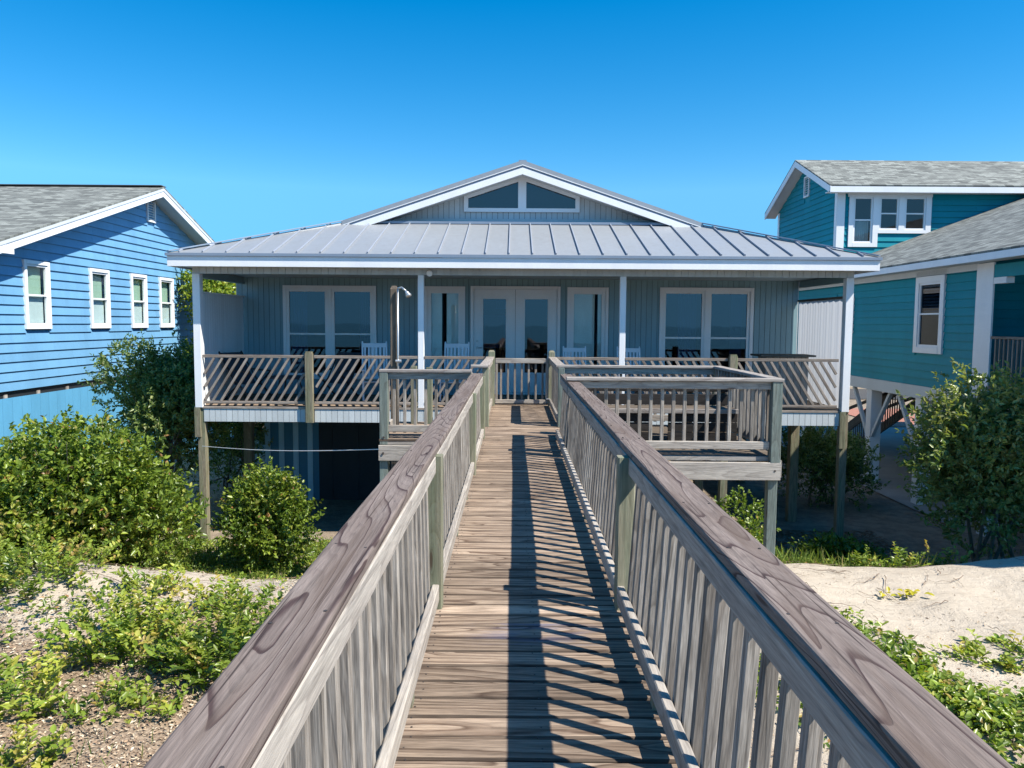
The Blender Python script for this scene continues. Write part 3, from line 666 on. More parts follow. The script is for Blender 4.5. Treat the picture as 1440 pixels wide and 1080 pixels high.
# porch ceiling, header, fascia
mb = MB(); mb.box(-5.85, 6.15, 14.12, 16.44, 2.44, 2.47, ax=0); mb.build('porch_ceiling', M['ceiling'], HS)
mb = MB(); vboards(mb, -5.84, 6.14, 14.02, lambda m, a, b: [(2.365, 2.52)], w=.13, gap=.008); mb.box(-5.84, 6.14, 14.021, 14.1, 2.37, 2.52, ax=0); mb.build('header_beam', M['palesiding'], HS)
mb = MB(); mb.box(-5.84, -5.74, 14.12, 16.45, 2.3, 2.43, ax=1); mb.build('header_beam', M['shadedsiding'], HS); mb = MB(); mb.box(6.05, 6.14, 14.12, 16.45, 2.3, 2.43, ax=1); mb.build('header_beam', M['shadedsiding'], HS)
# roof: dutch gable, slope 1/3
CX = .15; E0 = 13.6; EZ = 2.70; HW = 6.27; RZ = 4.80; GY = 16.15; sl3 = (RZ - EZ) / HW
hx = HW - (GY - E0); GZ = EZ + (GY - E0) * sl3
RF = bpy.data.objects.new('roof', None); COL.objects.link(RF); RF.parent = HS
mb = MB(); th = .05
mb.poly([(CX - HW, E0, EZ), (CX + HW, E0, EZ), (CX + hx, GY, GZ), (CX - hx, GY, GZ)], th, (0, -sl3, 1))
for s in (-1, 1):
    pts = [(CX + s * HW, E0, EZ), (CX + s * HW, 27.6, EZ), (CX, 27.6, RZ), (CX, GY - .12, RZ), (CX + s * hx, GY - .12, GZ), ]
    mb.poly(pts, th, (s * sl3, 0, 1))
mb.build('metal_sheet', M['metal'], RF)
mb = MB()        # standing seams
def frontz(y): return EZ + (y - E0) * sl3
k = 0
for i in range(-16, 17):
    x = -.10 + i * .4145
    t = HW - abs(x - CX)
    if t < .15: continue
    ye = min(GY - .02, E0 + t); mb = MB()
    mb.board((x, E0 + .02, frontz(E0 + .02) + .018), (x, ye - .03, frontz(ye - .03) + .018), .022, .034, up=(0, -sl3, 1), ch=.004)
    mb.build('standing_seam', M['seam'], RF)
for s in (-1, 1):
    for j in range(34):
        y = 13.9 + j * .41
        xo = HW - .02
        xi = max(0, HW - (y - E0)) if y < GY else 0.03
        if xo - xi < .1: continue
        mb = MB()
        mb.board((CX + s * xo, y, EZ + (HW - xo) * sl3 + .018), (CX + s * xi, y, EZ + (HW - xi) * sl3 + .018), .022, .034, up=(s * sl3, 0, 1), ch=.004)
        mb.build('standing_seam', M['seam'], RF)
mb = MB()        # hip, ridge and junction caps
for s in (-1, 1): mb.board((CX + s * (HW - .02), E0 + .02, EZ + .03), (CX + s * hx, GY - .1, GZ + .035), .10, .025, ch=.004)
mb.board((CX, GY - .14, RZ + .02), (CX, 27.6, RZ + .02), .16, .03)
mb.build('ridge_cap', M['drip'], RF)
mb = MB(); mb.box(CX - hx + .1, CX + hx - .1, GY - .06, GY + .06, GZ - .005, GZ + .045, ax=0); mb.build('flashing', M['drip'], RF)
mb = MB(); mb.box(CX - HW - .01, CX + HW + .01, E0 - .018, E0 + .01, EZ - .052, EZ - .002, ax=0); mb.box(CX - HW - .02, CX - HW - .002, E0 - .01, 27.6, EZ - .05, EZ, ax=1); mb.box(CX + HW + .002, CX + HW + .02, E0 - .01, 27.6, EZ - .05, EZ, ax=1); mb.build('drip_edge', M['drip'], RF)
mb = MB(); mb.box(CX - HW + .01, CX + HW - .01, E0 + .012, E0 + .04, EZ - .235, EZ - .053, ax=0, ch=.004); mb.box(CX - HW + .01, CX - HW + .04, E0 + .042, 27.5, EZ - .235, EZ - .053, ax=1); mb.box(CX + HW - .04, CX + HW - .01, E0 + .042, 27.5, EZ - .235, EZ - .053, ax=1); mb.build('fascia', M['whitefascia'], HS)
mb = MB(); mb.box(CX - HW + .04, CX + HW - .04, E0 + .042, 14.1, EZ - .21, EZ - .19, ax=0); mb.box(CX - HW + .04, CX - HW + .4, 14.11, 27.5, EZ - .21, EZ - .19, ax=1); mb.box(CX + HW - .4, CX + HW - .04, 14.11, 27.5, EZ - .21, EZ - .19, ax=1); mb.build('soffit', M['soffit'], HS)
# gable wall and rakes
def rz(x): return RZ - abs(x - CX) * sl3
mb = MB(); GYw = GY + .31
def gz(xm, a, b):
    top = min(rz(a), rz(b)) - .10
    if a >= -1.075 and b <= 1.36:
        return [(GZ - .1, 3.84), (min(top, rz(xm) - .2), top)]
    return [(GZ - .1, top)]
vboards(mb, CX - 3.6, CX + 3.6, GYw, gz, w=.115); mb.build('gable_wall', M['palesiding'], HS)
mb = MB(); mb.poly([(CX - 3.7, GYw + .06, GZ - .1), (CX + 3.7, GYw + .06, GZ - .1), (CX, GYw + .06, RZ - .08)], .04, (0, -1, 0)); mb.build('gable_backing', M['dark'], HS)
mb = MB(); mb.box(CX - 3.25, CX + 3.25, GYw - .06, GYw - .014, GZ + .01, GZ + .14, ax=0); mb.build('gable_skirt_board', M['palesiding'], HS)
for s in (-1, 1):
    RK = MB(); d = Vector((s * 1, 0, -sl3)).normalized()
    up = Vector((s * sl3, 0, 1)).normalized()
    def seg(yf, yb, t0, t1, mat, name, ext=0.0):
        b = MB(); pk = Vector((CX, 0, RZ)); L = hx / abs(d.x) + ext
        a0 = pk - up * t0; a1 = pk - up * t1
        # mitre at the peak: keep x == CX
        a0 = Vector((CX, 0, RZ - t0 * math.sqrt(1 + sl3 ** 2))); a1 = Vector((CX, 0, RZ - t1 * math.sqrt(1 + sl3 ** 2)))
        e0 = a0 + d * (L); e1 = a1 + d * (L)
        vs = []
        for y in (yf, yb):
            for q in (a0, e0, e1, a1): vs.append((q.x, y, q.z))
        w_ = [((v[2]) * 1.0, v[0], v[1]) for v in vs]
        b.add(vs, [(0, 1, 2, 3), (7, 6, 5, 4), (0, 4, 5, 1), (1, 5, 6, 2), (2, 6, 7, 3), (3, 7, 4, 0)], w_)
        return b.build(name, M[mat], HS)
    seg(GY - .145, GY - .10, -.03, .055, 'metal', 'rake_drip')
    seg(GY - .15, GY - .10, .055, .068, 'white', 'rake_edge')
    seg(GY - .125, GY - .10, .068, .11, 'drip', 'rake_trim')
    seg(GY - .14, GY - .10, .11, .235, 'whitefascia', 'rake_board', ext=.0)
    seg(GY - .10, GYw, .20, .215, 'soffit', 'rake_soffit')
# gable windows (two trapezoids)
GWn = bpy.data.objects.new('gable_window', None); COL.objects.link(GWn); GWn.parent = HS
def gtop(x): return rz(x) - .30
yv = GYw - .03
def quadxz(mb, p, y0, y1):
    vs = [(x, y0, z) for x, z in p] + [(x, y1, z) for x, z in p]; n = len(p)
    mb.add(vs, [tuple(range(n)), tuple(range(2 * n - 1, n - 1, -1))] + [(i, n + i, n + (i + 1) % n, (i + 1) % n) for i in range(n)])
fz = 3.84; gzb = 3.92
for (xa, xb) in ((-1.075, CX - .08), (CX + .08, 1.375 - .02)):
    pass
XL, XR = -1.075, 1.36
mb = MB()
quadxz(mb, [(XL, fz), (XR, fz), (XR, gzb), (XL, gzb)], yv - .03, yv)
quadxz(mb, [(XL, gzb), (XL + .09, gzb), (XL + .09, gtop(XL + .09) + .14), (XL, gtop(XL) + .14)], yv - .028, yv)
quadxz(mb, [(XR - .09, gzb), (XR, gzb), (XR, gtop(XR) + .14), (XR - .09, gtop(XR - .09) + .14)], yv - .028, yv)
quadxz(mb, [(CX - .085, gzb), (CX + .085, gzb), (CX + .085, gtop(CX + .085)), (CX, gtop(CX)), (CX - .085, gtop(CX - .085))], yv - .028, yv)
quadxz(mb, [(XL + .09, gtop(XL + .09)), (CX, gtop(CX)), (CX, gtop(CX) + .14), (XL + .09, gtop(XL + .09) + .14)], yv - .032, yv)
quadxz(mb, [(CX, gtop(CX)), (XR - .09, gtop(XR - .09)), (XR - .09, gtop(XR - .09) + .14), (CX, gtop(CX) + .14)], yv - .032, yv)
mb.build('frame', M['white'], GWn)
mb = MB(); quadxz(mb, [(XL + .09, gzb), (CX - .085, gzb), (CX - .085, gtop(CX - .085)), (XL + .09, gtop(XL + .09))], yv - .012, yv - .006); mb.build('pane', M['glass'], GWn)
mb = MB(); quadxz(mb, [(CX + .085, gzb), (XR - .09, gzb), (XR - .09, gtop(XR - .09)), (CX + .085, gtop(CX + .085))], yv - .012, yv - .006); mb.build('pane', M['glass'], GWn)
# columns and piles
for i, x in enumerate((-5.77, -1.70, 1.975, 6.07)):
    h = .068 if i in (0, 3) else .055
    mb = MB(); mb.box(x - h, x + h, 14.03 if i in (1, 2) else 13.99, 14.14, -.06 if i in (1, 2) else -.07, 2.362, ax=2, ch=.005); mb.build('porch_column', M['white'], HS)
for x in (-5.77, 6.07):
    mb = MB(); mb.box(x - .09, x + .02, 13.99, 14.04, -.75 if x > 0 else -.62, -.072, ax=2, ch=.005); mb.box(x - .055, x + .085, 14.042, 14.18, -3.1, -.10, ax=2, ch=.008); mb.build('pile', M['pile'], HS)
for (x, y) in ((-1.7, 14.2), (1.975, 14.2), (5.88, 16.0), (-5.77, 16.6), (1.9, 17.0), (6.0, 20), (-1.7, 20), (1.9, 20), (6.0, 26), (4.0, 16.4)):
    mb = MB(); mb.box(x - .09, x + .09, y - .09, y + .09, -3.1, -.15, ax=2, ch=.008); mb.build('pile', M['pile'], HS)
# porch floor
PF = MB(); x = -5.85
mb = MB(); y = 14.08
while y < 16.4: mb.box(-5.86, 6.16, y, y + .134, -.075, -.04, ax=0, ch=.003); y += .14
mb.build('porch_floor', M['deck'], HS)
mb = MB(); mb.box(-5.86, 6.15, 14.02, 14.078, -.095, -.055, ax=0, ch=.003); mb.build('floor_edge', M['slat'], HS)
for (a, b) in ((-5.70, -3.815), (-3.66, -.50), (.72, 3.91), (4.07, 6.0)):
    mb = MB(); vboards(mb, a, b, 14.045, lambda m, p, q: [(-.335, -.097)], w=.107, gap=.007); mb.box(a, b, 14.046, 14.075, -.33, -.10, ax=0); mb.build('porch_skirt', M['palesiding'], HS)
mb = MB(); mb.box(-5.85, 6.15, 14.1, 26.9, -.30, -.10, ax=1); mb.build('floor_frame', M['darkwood'], HS)
# porch railings: slanted slats leaning towards the middle
PR = []
def porch_rail(x0, x1, lean):
    RL = bpy.data.objects.new('porch_railing', None); COL.objects.link(RL); RL.parent = HS
    y = 14.045
    mb = MB(); mb.box(x0, x1, y - .02, y + .02, .842, .895, ax=0, ch=.004); mb.build('top_rail', M['slat'], RL)
    mb = MB(); mb.box(x0, x1, y - .02, y + .02, .0, .045, ax=0, ch=.004); mb.build('bottom_rail', M['slat'], RL)
    zt, zb = .84, .047; dx = .50 * lean; n = int((x1 - x0 + .5) / .152)
    xb = x0 - (.5 if lean > 0 else 0) + .06
    for k in range(n + 2):
        a = xb + k * .152; b = a + dx
        pa, pb = Vector((a, y, zb)), Vector((b, y, zt))
        # clip to the bay
        lo, hi = x0 + .03, x1 - .03; t0, t1 = 0, 1
        for lim, sg in ((lo, 1), (hi, -1)):
            fa, fb = sg * (a - lim), sg * (b - lim)
            if fa < 0 and fb < 0: t0 = 2; break
            if fa < 0: t0 = max(t0, fa / (fa - fb))
            if fb < 0: t1 = min(t1, fa / (fa - fb))
        if t1 - t0 < .08: continue
        q0, q1 = pa.lerp(pb, t0), pa.lerp(pb, t1)
        mb = MB(); mb.board(q0, q1, .044, .036, up=(0, 1, 0), ch=.003)
        mb.build('slat', M['slat'], RL)
porch_rail(-5.70, -3.815, 1); porch_rail(-3.655, -1.76, 1); porch_rail(-1.64, -.50, 1)
porch_rail(.76, 1.915, -1); porch_rail(2.035, 3.91, -1); porch_rail(4.07, 5.93, -1)
for x in (-3.735, 3.99):
    mb = MB(); mb.box(x - .075, x + .075, 13.94, 14.015, -.335, .93, ax=2, ch=.012); mb.box(x - .065, x + .065, 13.95, 14.01, .931, .965, ax=2, ch=.01); mb.build('railing_post', M['pile'], HS)
# privacy panels
mb = MB(); x = -5.79; vboards(mb, 14.2, 16.44, x, lambda m, a, b: [(-.03, 2.02)], along='y', face=1, w=.11, gap=.005)
mb.box(x - .03, x, 14.2, 16.44, -.03, 2.02, ax=1); mb.box(x - .04, x + .04, 14.18, 16.44, 2.022, 2.05, ax=1); mb.build('privacy_panel', M['panel'], HS)
mb = MB(); x = 6.06; n = 120; vs = []
for i in range(n + 1):
    y = 14.2 + 2.24 * i / n; xx = x - .012 * math.sin(i * .42) ** 3 - .004 * math.sin(i * 1.3); vs += [(xx, y, -.03), (xx, y, 2.0)]
mb.add(vs, [(2 * i, 2 * i + 2, 2 * i + 3, 2 * i + 1) for i in range(n)]); pp = mb.build('privacy_panel', M['sheet'], HS, smooth=True)
mb = MB(); mb.box(x - .035, x + .035, 14.18, 16.44, 2.002, 2.04, ax=1); mb.box(x - .02, x + .02, 14.18, 16.44, -.06, -.032, ax=1); mb.build('panel_rail', M['darkwood'], HS)
# porch flood light
PL = MB(); PL.tube([(-1.535, 14.02, 2.40), (-1.535, 13.97, 2.395), (-1.535, 13.955, 2.39)], [.03, .055, .055], 16); PL.build('porch_light', M['white'], HS, smooth=False)
# storage enclosure beneath
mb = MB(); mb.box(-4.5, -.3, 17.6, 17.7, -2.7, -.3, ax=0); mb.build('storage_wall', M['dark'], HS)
mb = MB(); mb.box(-5.75, -4.502, 17.6, 17.7, -2.7, -.3, ax=0); mb.box(-5.75, -5.65, 17.7, 24, -2.7, -.3, ax=1); mb.box(-.4, -.3, 17.7, 24, -2.7, -.3, ax=1); mb.box(-.3, 6.0, 24, 24.1, -2.7, -.3, ax=0)
mb.build('storage_wall', M['shed'], HS)
for k, x in enumerate((-5.68, -5.36, -5.03, -4.70)):
    mb = MB(); mb.box(x - .06, x + .06, 17.575, 17.598, -2.7, -.3, ax=2); mb.build('batten', M['shedstripe'], HS)
for x in (-4.2, -3.6, -3.0, -2.4, -1.8, -1.2):
    mb = MB(); mb.box(x - .02, x + .02, 17.58, 17.598, -2.7, -.3, ax=2); mb.build('batten', M['dark'], HS)

# ---------------------------------------------------------------- porch furniture
def rocking_chair(label):
    t = thing('rocking_chair', label, 'rocking chair', (0, 0, 0), 'white rocking chairs on the porch')
    for s in (-1, 1):
        mb = MB(); mb.tube([(s * .23, .02 - .36, .06), (s * .23, -.15, .022), (s * .23, .1, .015), (s * .23, .3, .03), (s * .23, .55, .10)], .016, 6); mb.build('rocker', M['chair'], t)
        mb = MB(); mb.board((s * .24, -.22, .04), (s * .24, -.22, .62), .035, .035, up=(0, 1, 0)); mb.build('leg', M['chair'], t)
        mb = MB(); mb.board((s * .235, .20, .03), (s * .235, .40, 1.14), .035, .03, up=(0, 1, 0)); mb.tube([(s * .235, .40, 1.14), (s * .235, .405, 1.17)], [.018, .012], 8); mb.build('back_post', M['chair'], t)
        mb = MB(); mb.board((s * .25, -.30, .63), (s * .25, .28, .62), .085, .022); mb.build('armrest', M['chair'], t)
    mb = MB()
    for k in range(8): mb.board((-.24, -.20 + k * .055, .40 - k * .006), (.24, -.20 + k * .055, .40 - k * .006), .04, .018)
    mb.build('seat', M['chair'], t)
    mb = MB()
    mb.board((-.235, .255, .45), (.235, .255, .45), .03, .05); mb.board((-.235, .385, 1.09), (.235, .385, 1.09), .022, .085)
    for k in range(6): x = -.185 + k * .074; mb.board((x, .262, .47), (x, .378, 1.05), .038, .014, up=(0, 1, 0))
    mb.build('backrest', M['chair'], t)
    return t
rc = rocking_chair('white rocking chair left of the outdoor shower, in front of the left double window')
ch = [rc]
for lb in ('white rocking chair between the second porch column and the double door',
           'white rocking chair in front of the narrow window right of the double door',
           'white rocking chair partly behind the porch column right of the double door'):
    c = link_copy(rc); c['label'] = lb; ch.append(c)
for c, (x, y, r, sc) in zip(ch, ((-2.70, 14.95, .22, 1.0), (-1.16, 14.95, -.06, 1.0), (1.23, 15.0, .06, .94), (2.30, 15.0, .03, .94))):
    c.location = (x, y, -.04); c.rotation_euler = (0, 0, r); c.scale = (sc, sc, sc)
# dark sling chairs and low table on the left
def sling_chair(label):
    t = thing('sling_chair', label, 'patio chair', (0, 0, 0), 'dark patio chairs at the left end of the porch')
    for s in (-1, 1):
        mb = MB(); mb.tube([(s * .28, -.35, 0), (s * .28, .15, .42), (s * .28, .55, .95)], .016, 6); mb.tube([(s * .28, .45, 0), (s * .28, -.25, .58), (s * .28, .25, .60)], .016, 6); mb.build('frame', M['black'], t)
    mb = MB(); mb.add([(-.27, -.3, .36), (.27, -.3, .36), (.27, .15, .32), (-.27, .15, .32), (.27, .55, .93), (-.27, .55, .93)], [(0, 1, 2, 3), (3, 2, 4, 5)]); mb.build('seat', M['sling'], t)
    return t
c = sling_chair('dark sling chair nearest the left end of the porch, beside the privacy panel'); c.location = (-5.15, 15.0, -.04); c.rotation_euler = (0, 0, 1.1)
c = link_copy(c); c['label'] = 'dark sling chair in front of the left double window, near the railing post'; c.location = (-3.55, 15.2, -.04); c.rotation_euler = (0, 0, -.4)
t = thing('patio_table', 'low dark round patio table between the two dark sling chairs', 'patio table', (-4.45, 15.1, -.04))
mb = MB(); mb.tube([(-4.45, 15.1, .40), (-4.45, 15.1, .43)], .42, 24); mb.build('table_top', M['sling'], t)
for k in range(3):
    a = k * 2.09; mb = MB(); mb.tube([(-4.45 + .35 * math.cos(a), 15.1 + .35 * math.sin(a), -.04), (-4.45 + .2 * math.cos(a), 15.1 + .2 * math.sin(a), .40)], .016, 6); mb.build('leg', M['black'], t)
t = thing('outdoor_bar', 'grey plank bar counter with a dark top beside the right privacy panel', 'bar counter', (5.3, 15.0, -.04))
mb = MB(); mb.box(4.72, 5.78, 14.7, 15.35, .90, .935, ax=0, ch=.005); mb.build('counter_top', M['darkwood'], t)
mb = MB(); vboards(mb, 4.85, 5.68, 14.82, lambda m, a, b: [(-.04, .898)], w=.14, gap=.01, th=.02); mb.box(4.85, 5.68, 14.821, 15.25, -.04, .895, ax=2); mb.build('cabinet', M['rail'], t)

# ================================================================ BLUE HOUSE (left)
BH = thing('blue_house', 'sky-blue lap-sided house on the left with a grey shingle gable roof', 'house', (-12, 21, -2.6))
def lap(mb, axis, fixed, face, z0, z1, exp, span, openings=(), th=.034):
    """lap siding facing `face` along fixed axis; span(z)->(a,b); openings (a,b,z0,z1)"""
    z = z0
    while z < z1:
        zt = min(z + exp, z1); a, b = span((z + zt) / 2)
        segs = [(a, b)] if b > a else []
        for (o0, o1, oz0, oz1) in openings:
            if zt > oz0 and z < oz1:
                ns = []
                for (p, q) in segs:
                    if o0 > p: ns.append((p, min(q, o0)))
                    if o1 < q: ns.append((max(p, o1), q))
                    if q <= o0 or p >= o1: ns = [n for n in ns if n != (p, min(q, o0)) and n != (max(p, o1), q)] + [(p, q)]
                segs = [n for n in ns if n[1] - n[0] > .01]
        cutp = random.uniform(1.5, 4.2) + a; ns = []
        for (p, q) in segs:
            while cutp < q:
                if cutp > p + .3: ns.append((p, cutp - .0015)); p = cutp + .0015
                cutp += random.uniform(2.4, 4.2)
            ns.append((p, q)); cutp = max(cutp, q)
        for (p, q) in ns:
            f0 = fixed + face * th; f1 = fixed + face * .004
            if axis == 'y': vs = [(f0, p, z), (f0, q, z), (f1, q, zt + .001), (f1, p, zt + .001), (fixed, p, z), (fixed, q, z)]
            else: vs = [(p, f0, z), (q, f0, z), (q, f1, zt + .001), (p, f1, zt + .001), (p, fixed, z), (q, fixed, z)]
            mb.add(vs, [(0, 1, 2, 3), (0, 4, 5, 1), (0, 3, 4), (1, 5, 2)])
        z = zt
BX = -10.0; RY = 21.1; RZB = 5.12; SB = .315
def bspan(z):
    h = (RZB - .12 - z) / SB; return (max(14.6, RY - h), min(27.6, RY + h))
BW_ = [(15.68, 16.54), (18.11, 18.97), (20.05, 20.9), (21.66, 22.53)]
mb = MB(); lap(mb, 'y', BX, 1, .10, 5.05, .19, bspan, [(a + .03, b - .03, 1.36, 2.70) for a, b in BW_] + [(21.1, 21.5, 4.25, 4.8)])
mb.build('wall', M['blue'], BH)
mb = MB()
for (p, q) in ((14.62, 15.7), (16.52, 18.13), (18.95, 20.07), (20.88, 21.68), (22.5, 27.58)): mb.box(BX - .12, BX - .002, p, q, .1, 2.94, ax=2)
mb.box(BX - .12, BX - .002, 14.62, 27.58, .1, 1.36, ax=1); mb.box(BX - .121, BX - .003, 14.62, 27.58, 2.70, 2.95, ax=1)
mb.poly([(BX - .002, 14.75, 3.0), (BX - .002, 27.45, 3.0), (BX - .002, RY, RZB - .13)], .1, (1, 0, 0)); mb.box(-20, BX - .13, 14.6, 14.7, .1, 2.85, ax=0); mb.box(-20, BX - .13, 27.5, 27.6, .1, 2.85, ax=0)
mb.build('wall_frame', M['blue'], BH)
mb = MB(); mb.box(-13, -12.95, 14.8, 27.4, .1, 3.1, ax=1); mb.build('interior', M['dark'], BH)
for i, (a, b) in enumerate(BW_):
    w = trim_window(BH, a, b, 1.32, 2.73, BX + .034, [(a + .075, b - .075)], tr=.075, rail=2.02, face=1, axis='y', glassm='clearglass', fr=.045)
    mb = MB(); mb.box(BX - .05, BX - .045, a + .12, b - .12, 1.42, 2.02, ax=1); mb.build('blind', M['blind'], w)
    mb = MB(); mb.box(BX - .09, BX - .08, a + .12, b - .12, 2.02, 2.64, ax=1); mb.build('blind', M['greenreflect'], w)  # green sheet painted as the reflection in the upper pane
V = bpy.data.objects.new('gable_vent', None); COL.objects.link(V); V.parent = BH
mb = MB(); X0, X1 = BX + .0, BX + .06
mb.box(X0, X1, 21.06, 21.11, 4.2, 4.84, ax=2); mb.box(X0, X1, 21.49, 21.54, 4.2, 4.84, ax=2); mb.box(X0, X1, 21.11, 21.49, 4.2, 4.25, ax=1); mb.box(X0, X1, 21.11, 21.49, 4.79, 4.84, ax=1); mb.build('frame', M['white'], V)
mb = MB()
for k in range(8): mb.board((BX + .025, 21.11, 4.285 + k * .067), (BX + .025, 21.49, 4.285 + k * .067), .045, .008, up=(1, 0, 1.2), ch=0.001)
mb.build('louvre', M['white'], V)
# roof
RB = bpy.data.objects.new('roof', None); COL.objects.link(RB); RB.parent = BH
eh = 6.9
for s in (-1, 1):
    mb = MB(); mb.poly([(BX + .5, RY + s * eh, RZB - eh * SB), (BX + .5, RY, RZB), (-24, RY, RZB), (-24, RY + s * eh, RZB - eh * SB)], .04, (0, s * SB, 1)); mb.build('shingles', M['shingle'], RB)
    # swap wc so courses run along the eave
    o = RB.children[-1]
for o in RB.children:
    me = o.data; a = me.attributes['wc']; co = np.zeros(len(me.vertices) * 3, dtype=np.float32); me.vertices.foreach_get('co', co); co = co.reshape(-1, 3)
    w2 = np.stack([co[:, 0], co[:, 1] * math.sqrt(1 + SB ** 2), co[:, 2] * 0], -1).astype(np.float32); a.data.foreach_set('vector', w2.ravel())
mb = MB(); mb.board((BX + .5, RY, RZB + .015), (-24, RY, RZB + .015), .3, .02); mb.build('ridge_cap', M['groove'], RB)
def rake(parent, x, y0, z0, y1, z1, t, w_, name='rake_board', mat='whitefascia', drop=.0):
    b = MB(); vs = []
    for xx in (x, x - t):
        vs += [(xx, y0, z0 - drop), (xx, y1, z1 - drop), (xx, y1, z1 - drop - w_), (xx, y0, z0 - drop - w_)]
    b.add(vs, [(0, 1, 2, 3), (7, 6, 5, 4), (0, 4, 5, 1), (1, 5, 6, 2), (2, 6, 7, 3), (3, 7, 4, 0)]); return b.build(name, M[mat], parent)
for s in (-1, 1):
    e = RZB - eh * SB
    rake(BH, BX + .50, RY + s * eh, e, RY, RZB, .03, .07, 'rake_trim', 'greytrim', .043)
    rake(BH, BX + .485, RY + s * eh, e, RY, RZB, .03, .15, drop=.113)
    rake(BH, BX + .455, RY + s * eh, e, RY, RZB, .45, .015, 'soffit', 'soffit', .20)
mb = MB(); mb.box(-24, BX + .5, RY - eh - .0, RY - eh + .025, RZB - eh * SB - .2, RZB - eh * SB - .045, ax=0); mb.box(-24, BX + .45, RY - eh + .03, 14.6, RZB - eh * SB - .2, RZB - eh * SB - .18, ax=0)
mb.box(BX + .44, BX + .49, RY - eh + .03, 14.72, RZB - eh * SB - .2, RZB - eh * SB - .04, ax=1); mb.build('fascia', M['whitefascia'], BH)
# below: joist ends, pale skirt wall
mb = MB(); mb.box(BX - .15, BX - .03, 14.6, 27.5, -.10, .09, ax=1); mb.build('sill_beam', M['black'], BH)
mb = MB()
for k in range(12): mb = MB(); mb.box(BX - .03, BX - .005, 15.0 + k * 1.05, 15.09 + k * 1.05, -.07, .03, ax=1); mb.build('joist_end', M['rail'], BH)
mb = MB(); vboards(mb, 14.6, 27.5, BX - .0, lambda m, a, b: [(-2.7, -.04)], along='y', face=1, w=.3, gap=.006); mb.box(BX - .1, BX - .001, 14.6, 27.5, -2.7, -.05, ax=1); mb.build('skirt_wall', M['blueskirt'], BH)
mb = MB(); mb.box(-20, BX - .12, 14.6, 14.7, -2.7, -.05, ax=0); mb.build('skirt_wall', M['blueskirt'], BH)

# ================================================================ TEAL HOUSE (right)
TH = thing('teal_house', 'teal two-storey house on white piles on the right with a shingle roof', 'house', (13, 20, -2.6))
TX = 9.3
TWn = [(16.62, 17.92, .90, 2.62), (19.9, 21.2, 1.5, 2.45)]
TWn = [(16.66, 17.84, .90, 2.62), (21.1, 22.3, 1.3, 2.30)]
mb = MB(); lap(mb, 'y', TX, -1, .15, 2.62, .175, lambda z: (15.55, 29.0), [(a + .03, b - .03, c + .03, d - .03) for a, b, c, d in TWn], th=.026); mb.build('wall', M['teal'], TH)
mb = MB()
cur = 15.3
for a, b, c, d in TWn:
    mb.box(TX + .002, TX + .12, cur, a + .03, .1, 2.75, ax=2); mb.box(TX + .002, TX + .12, a + .03, b - .03, .1, c + .03, ax=1); mb.box(TX + .002, TX + .12, a + .03, b - .03, d - .03, 2.75, ax=1); cur = b - .03
mb.box(TX + .002, TX + .12, cur, 29, .1, 2.75, ax=1); mb.box(TX + .12, 22, 28.9, 29, .1, 2.75, ax=0); mb.build('wall_frame', M['teal'], TH)
mb = MB(); mb.box(11.3, 11.35, 15.6, 28.8, .1, 2.7, ax=1); mb.box(9.43, 11.3, 18.6, 18.65, .1, 2.7, ax=0); mb.box(9.43, 11.3, 15.6, 15.65, .1, 2.7, ax=0); mb.box(9.43, 11.3, 15.65, 28.8, 2.71, 2.74, ax=1); mb.build('interior', M['dark'], TH)
mb = MB(); mb.box(TX + .12, 22, 15.45, 15.53, .05, 2.75, ax=0); lap(mb, 'x', 15.45, -1, .1, 2.6, .175, lambda z: (9.42, 22)); mb.build('wall', M['teal'], TH)
for i, (a, b, c, d) in enumerate(TWn):
    w = trim_window(TH, a, b, c, d, TX - .026, [(a + .14, b - .14)], tr=.14, rail=(c + d) / 2 + .02, face=-1, axis='y', glassm='darkglass', fr=.05)
    mb = MB()
    for k in range(9): mb.board((TX + .06, a + .17, d - .22 - k * .07), (TX + .06, b - .17, d - .22 - k * .07), .04, .006, up=(-1, 0, 1), ch=.001)
    mb.build('blind', M['blind'], w)
mb = MB(); mb.box(TX - .03, TX - .002, 16.60, 17.90, 2.63, 2.74, ax=1); mb.build('window_head', M['white'], TH)
mb = MB(); mb.box(TX - .035, TX + .001, 15.0, 15.54, .15, 2.75, ax=2); mb.box(TX + .003, TX + .14, 15.28, 15.44, .15, 2.75, ax=2); mb.build('corner_board', M['white'], TH)
mb = MB(); mb.box(TX - .03, TX - .0, 15.55, 29, 2.63, 2.78, ax=1); mb.build('frieze_board', M['greytrim'], TH)
# near porch of the teal house
mb = MB(); mb.box(TX - .03, TX + .1, 8.0, 14.99, 2.45, 2.7, ax=1); mb.build('porch_header', M['teal'], TH)
mb = MB(); mb.box(TX - .035, TX + .12, 14.6, 14.99, 2.33, 2.449, ax=1); mb.build('bracket', M['white'], TH)
mb = MB(); mb.box(TX - .03, TX + .02, 8.0, 14.98, 1.27, 1.32, ax=1, ch=.004); mb.box(TX - .03, TX + .02, 8.0, 14.98, .30, .36, ax=1, ch=.004); mb.build('porch_rail', M['slat'], TH)
for k in range(38):
    mb = MB(); y = 14.85 - k * .13; mb.box(TX - .022, TX + .018, y - .02, y + .02, .361, 1.269, ax=2); mb.build('baluster', M['slat'], TH)
mb = MB(); mb.box(TX, 22, 8.0, 15.44, .02, .14, ax=1); mb.build('porch_floor', M['darkwood'], TH)
mb = MB(); mb.box(11.4, 11.5, 8.0, 15.4, .14, 2.7, ax=1); lap(mb, 'y', 11.4, -1, .14, 2.6, .175, lambda z: (8, 15.4)); mb.build('wall', M['teal'], TH)
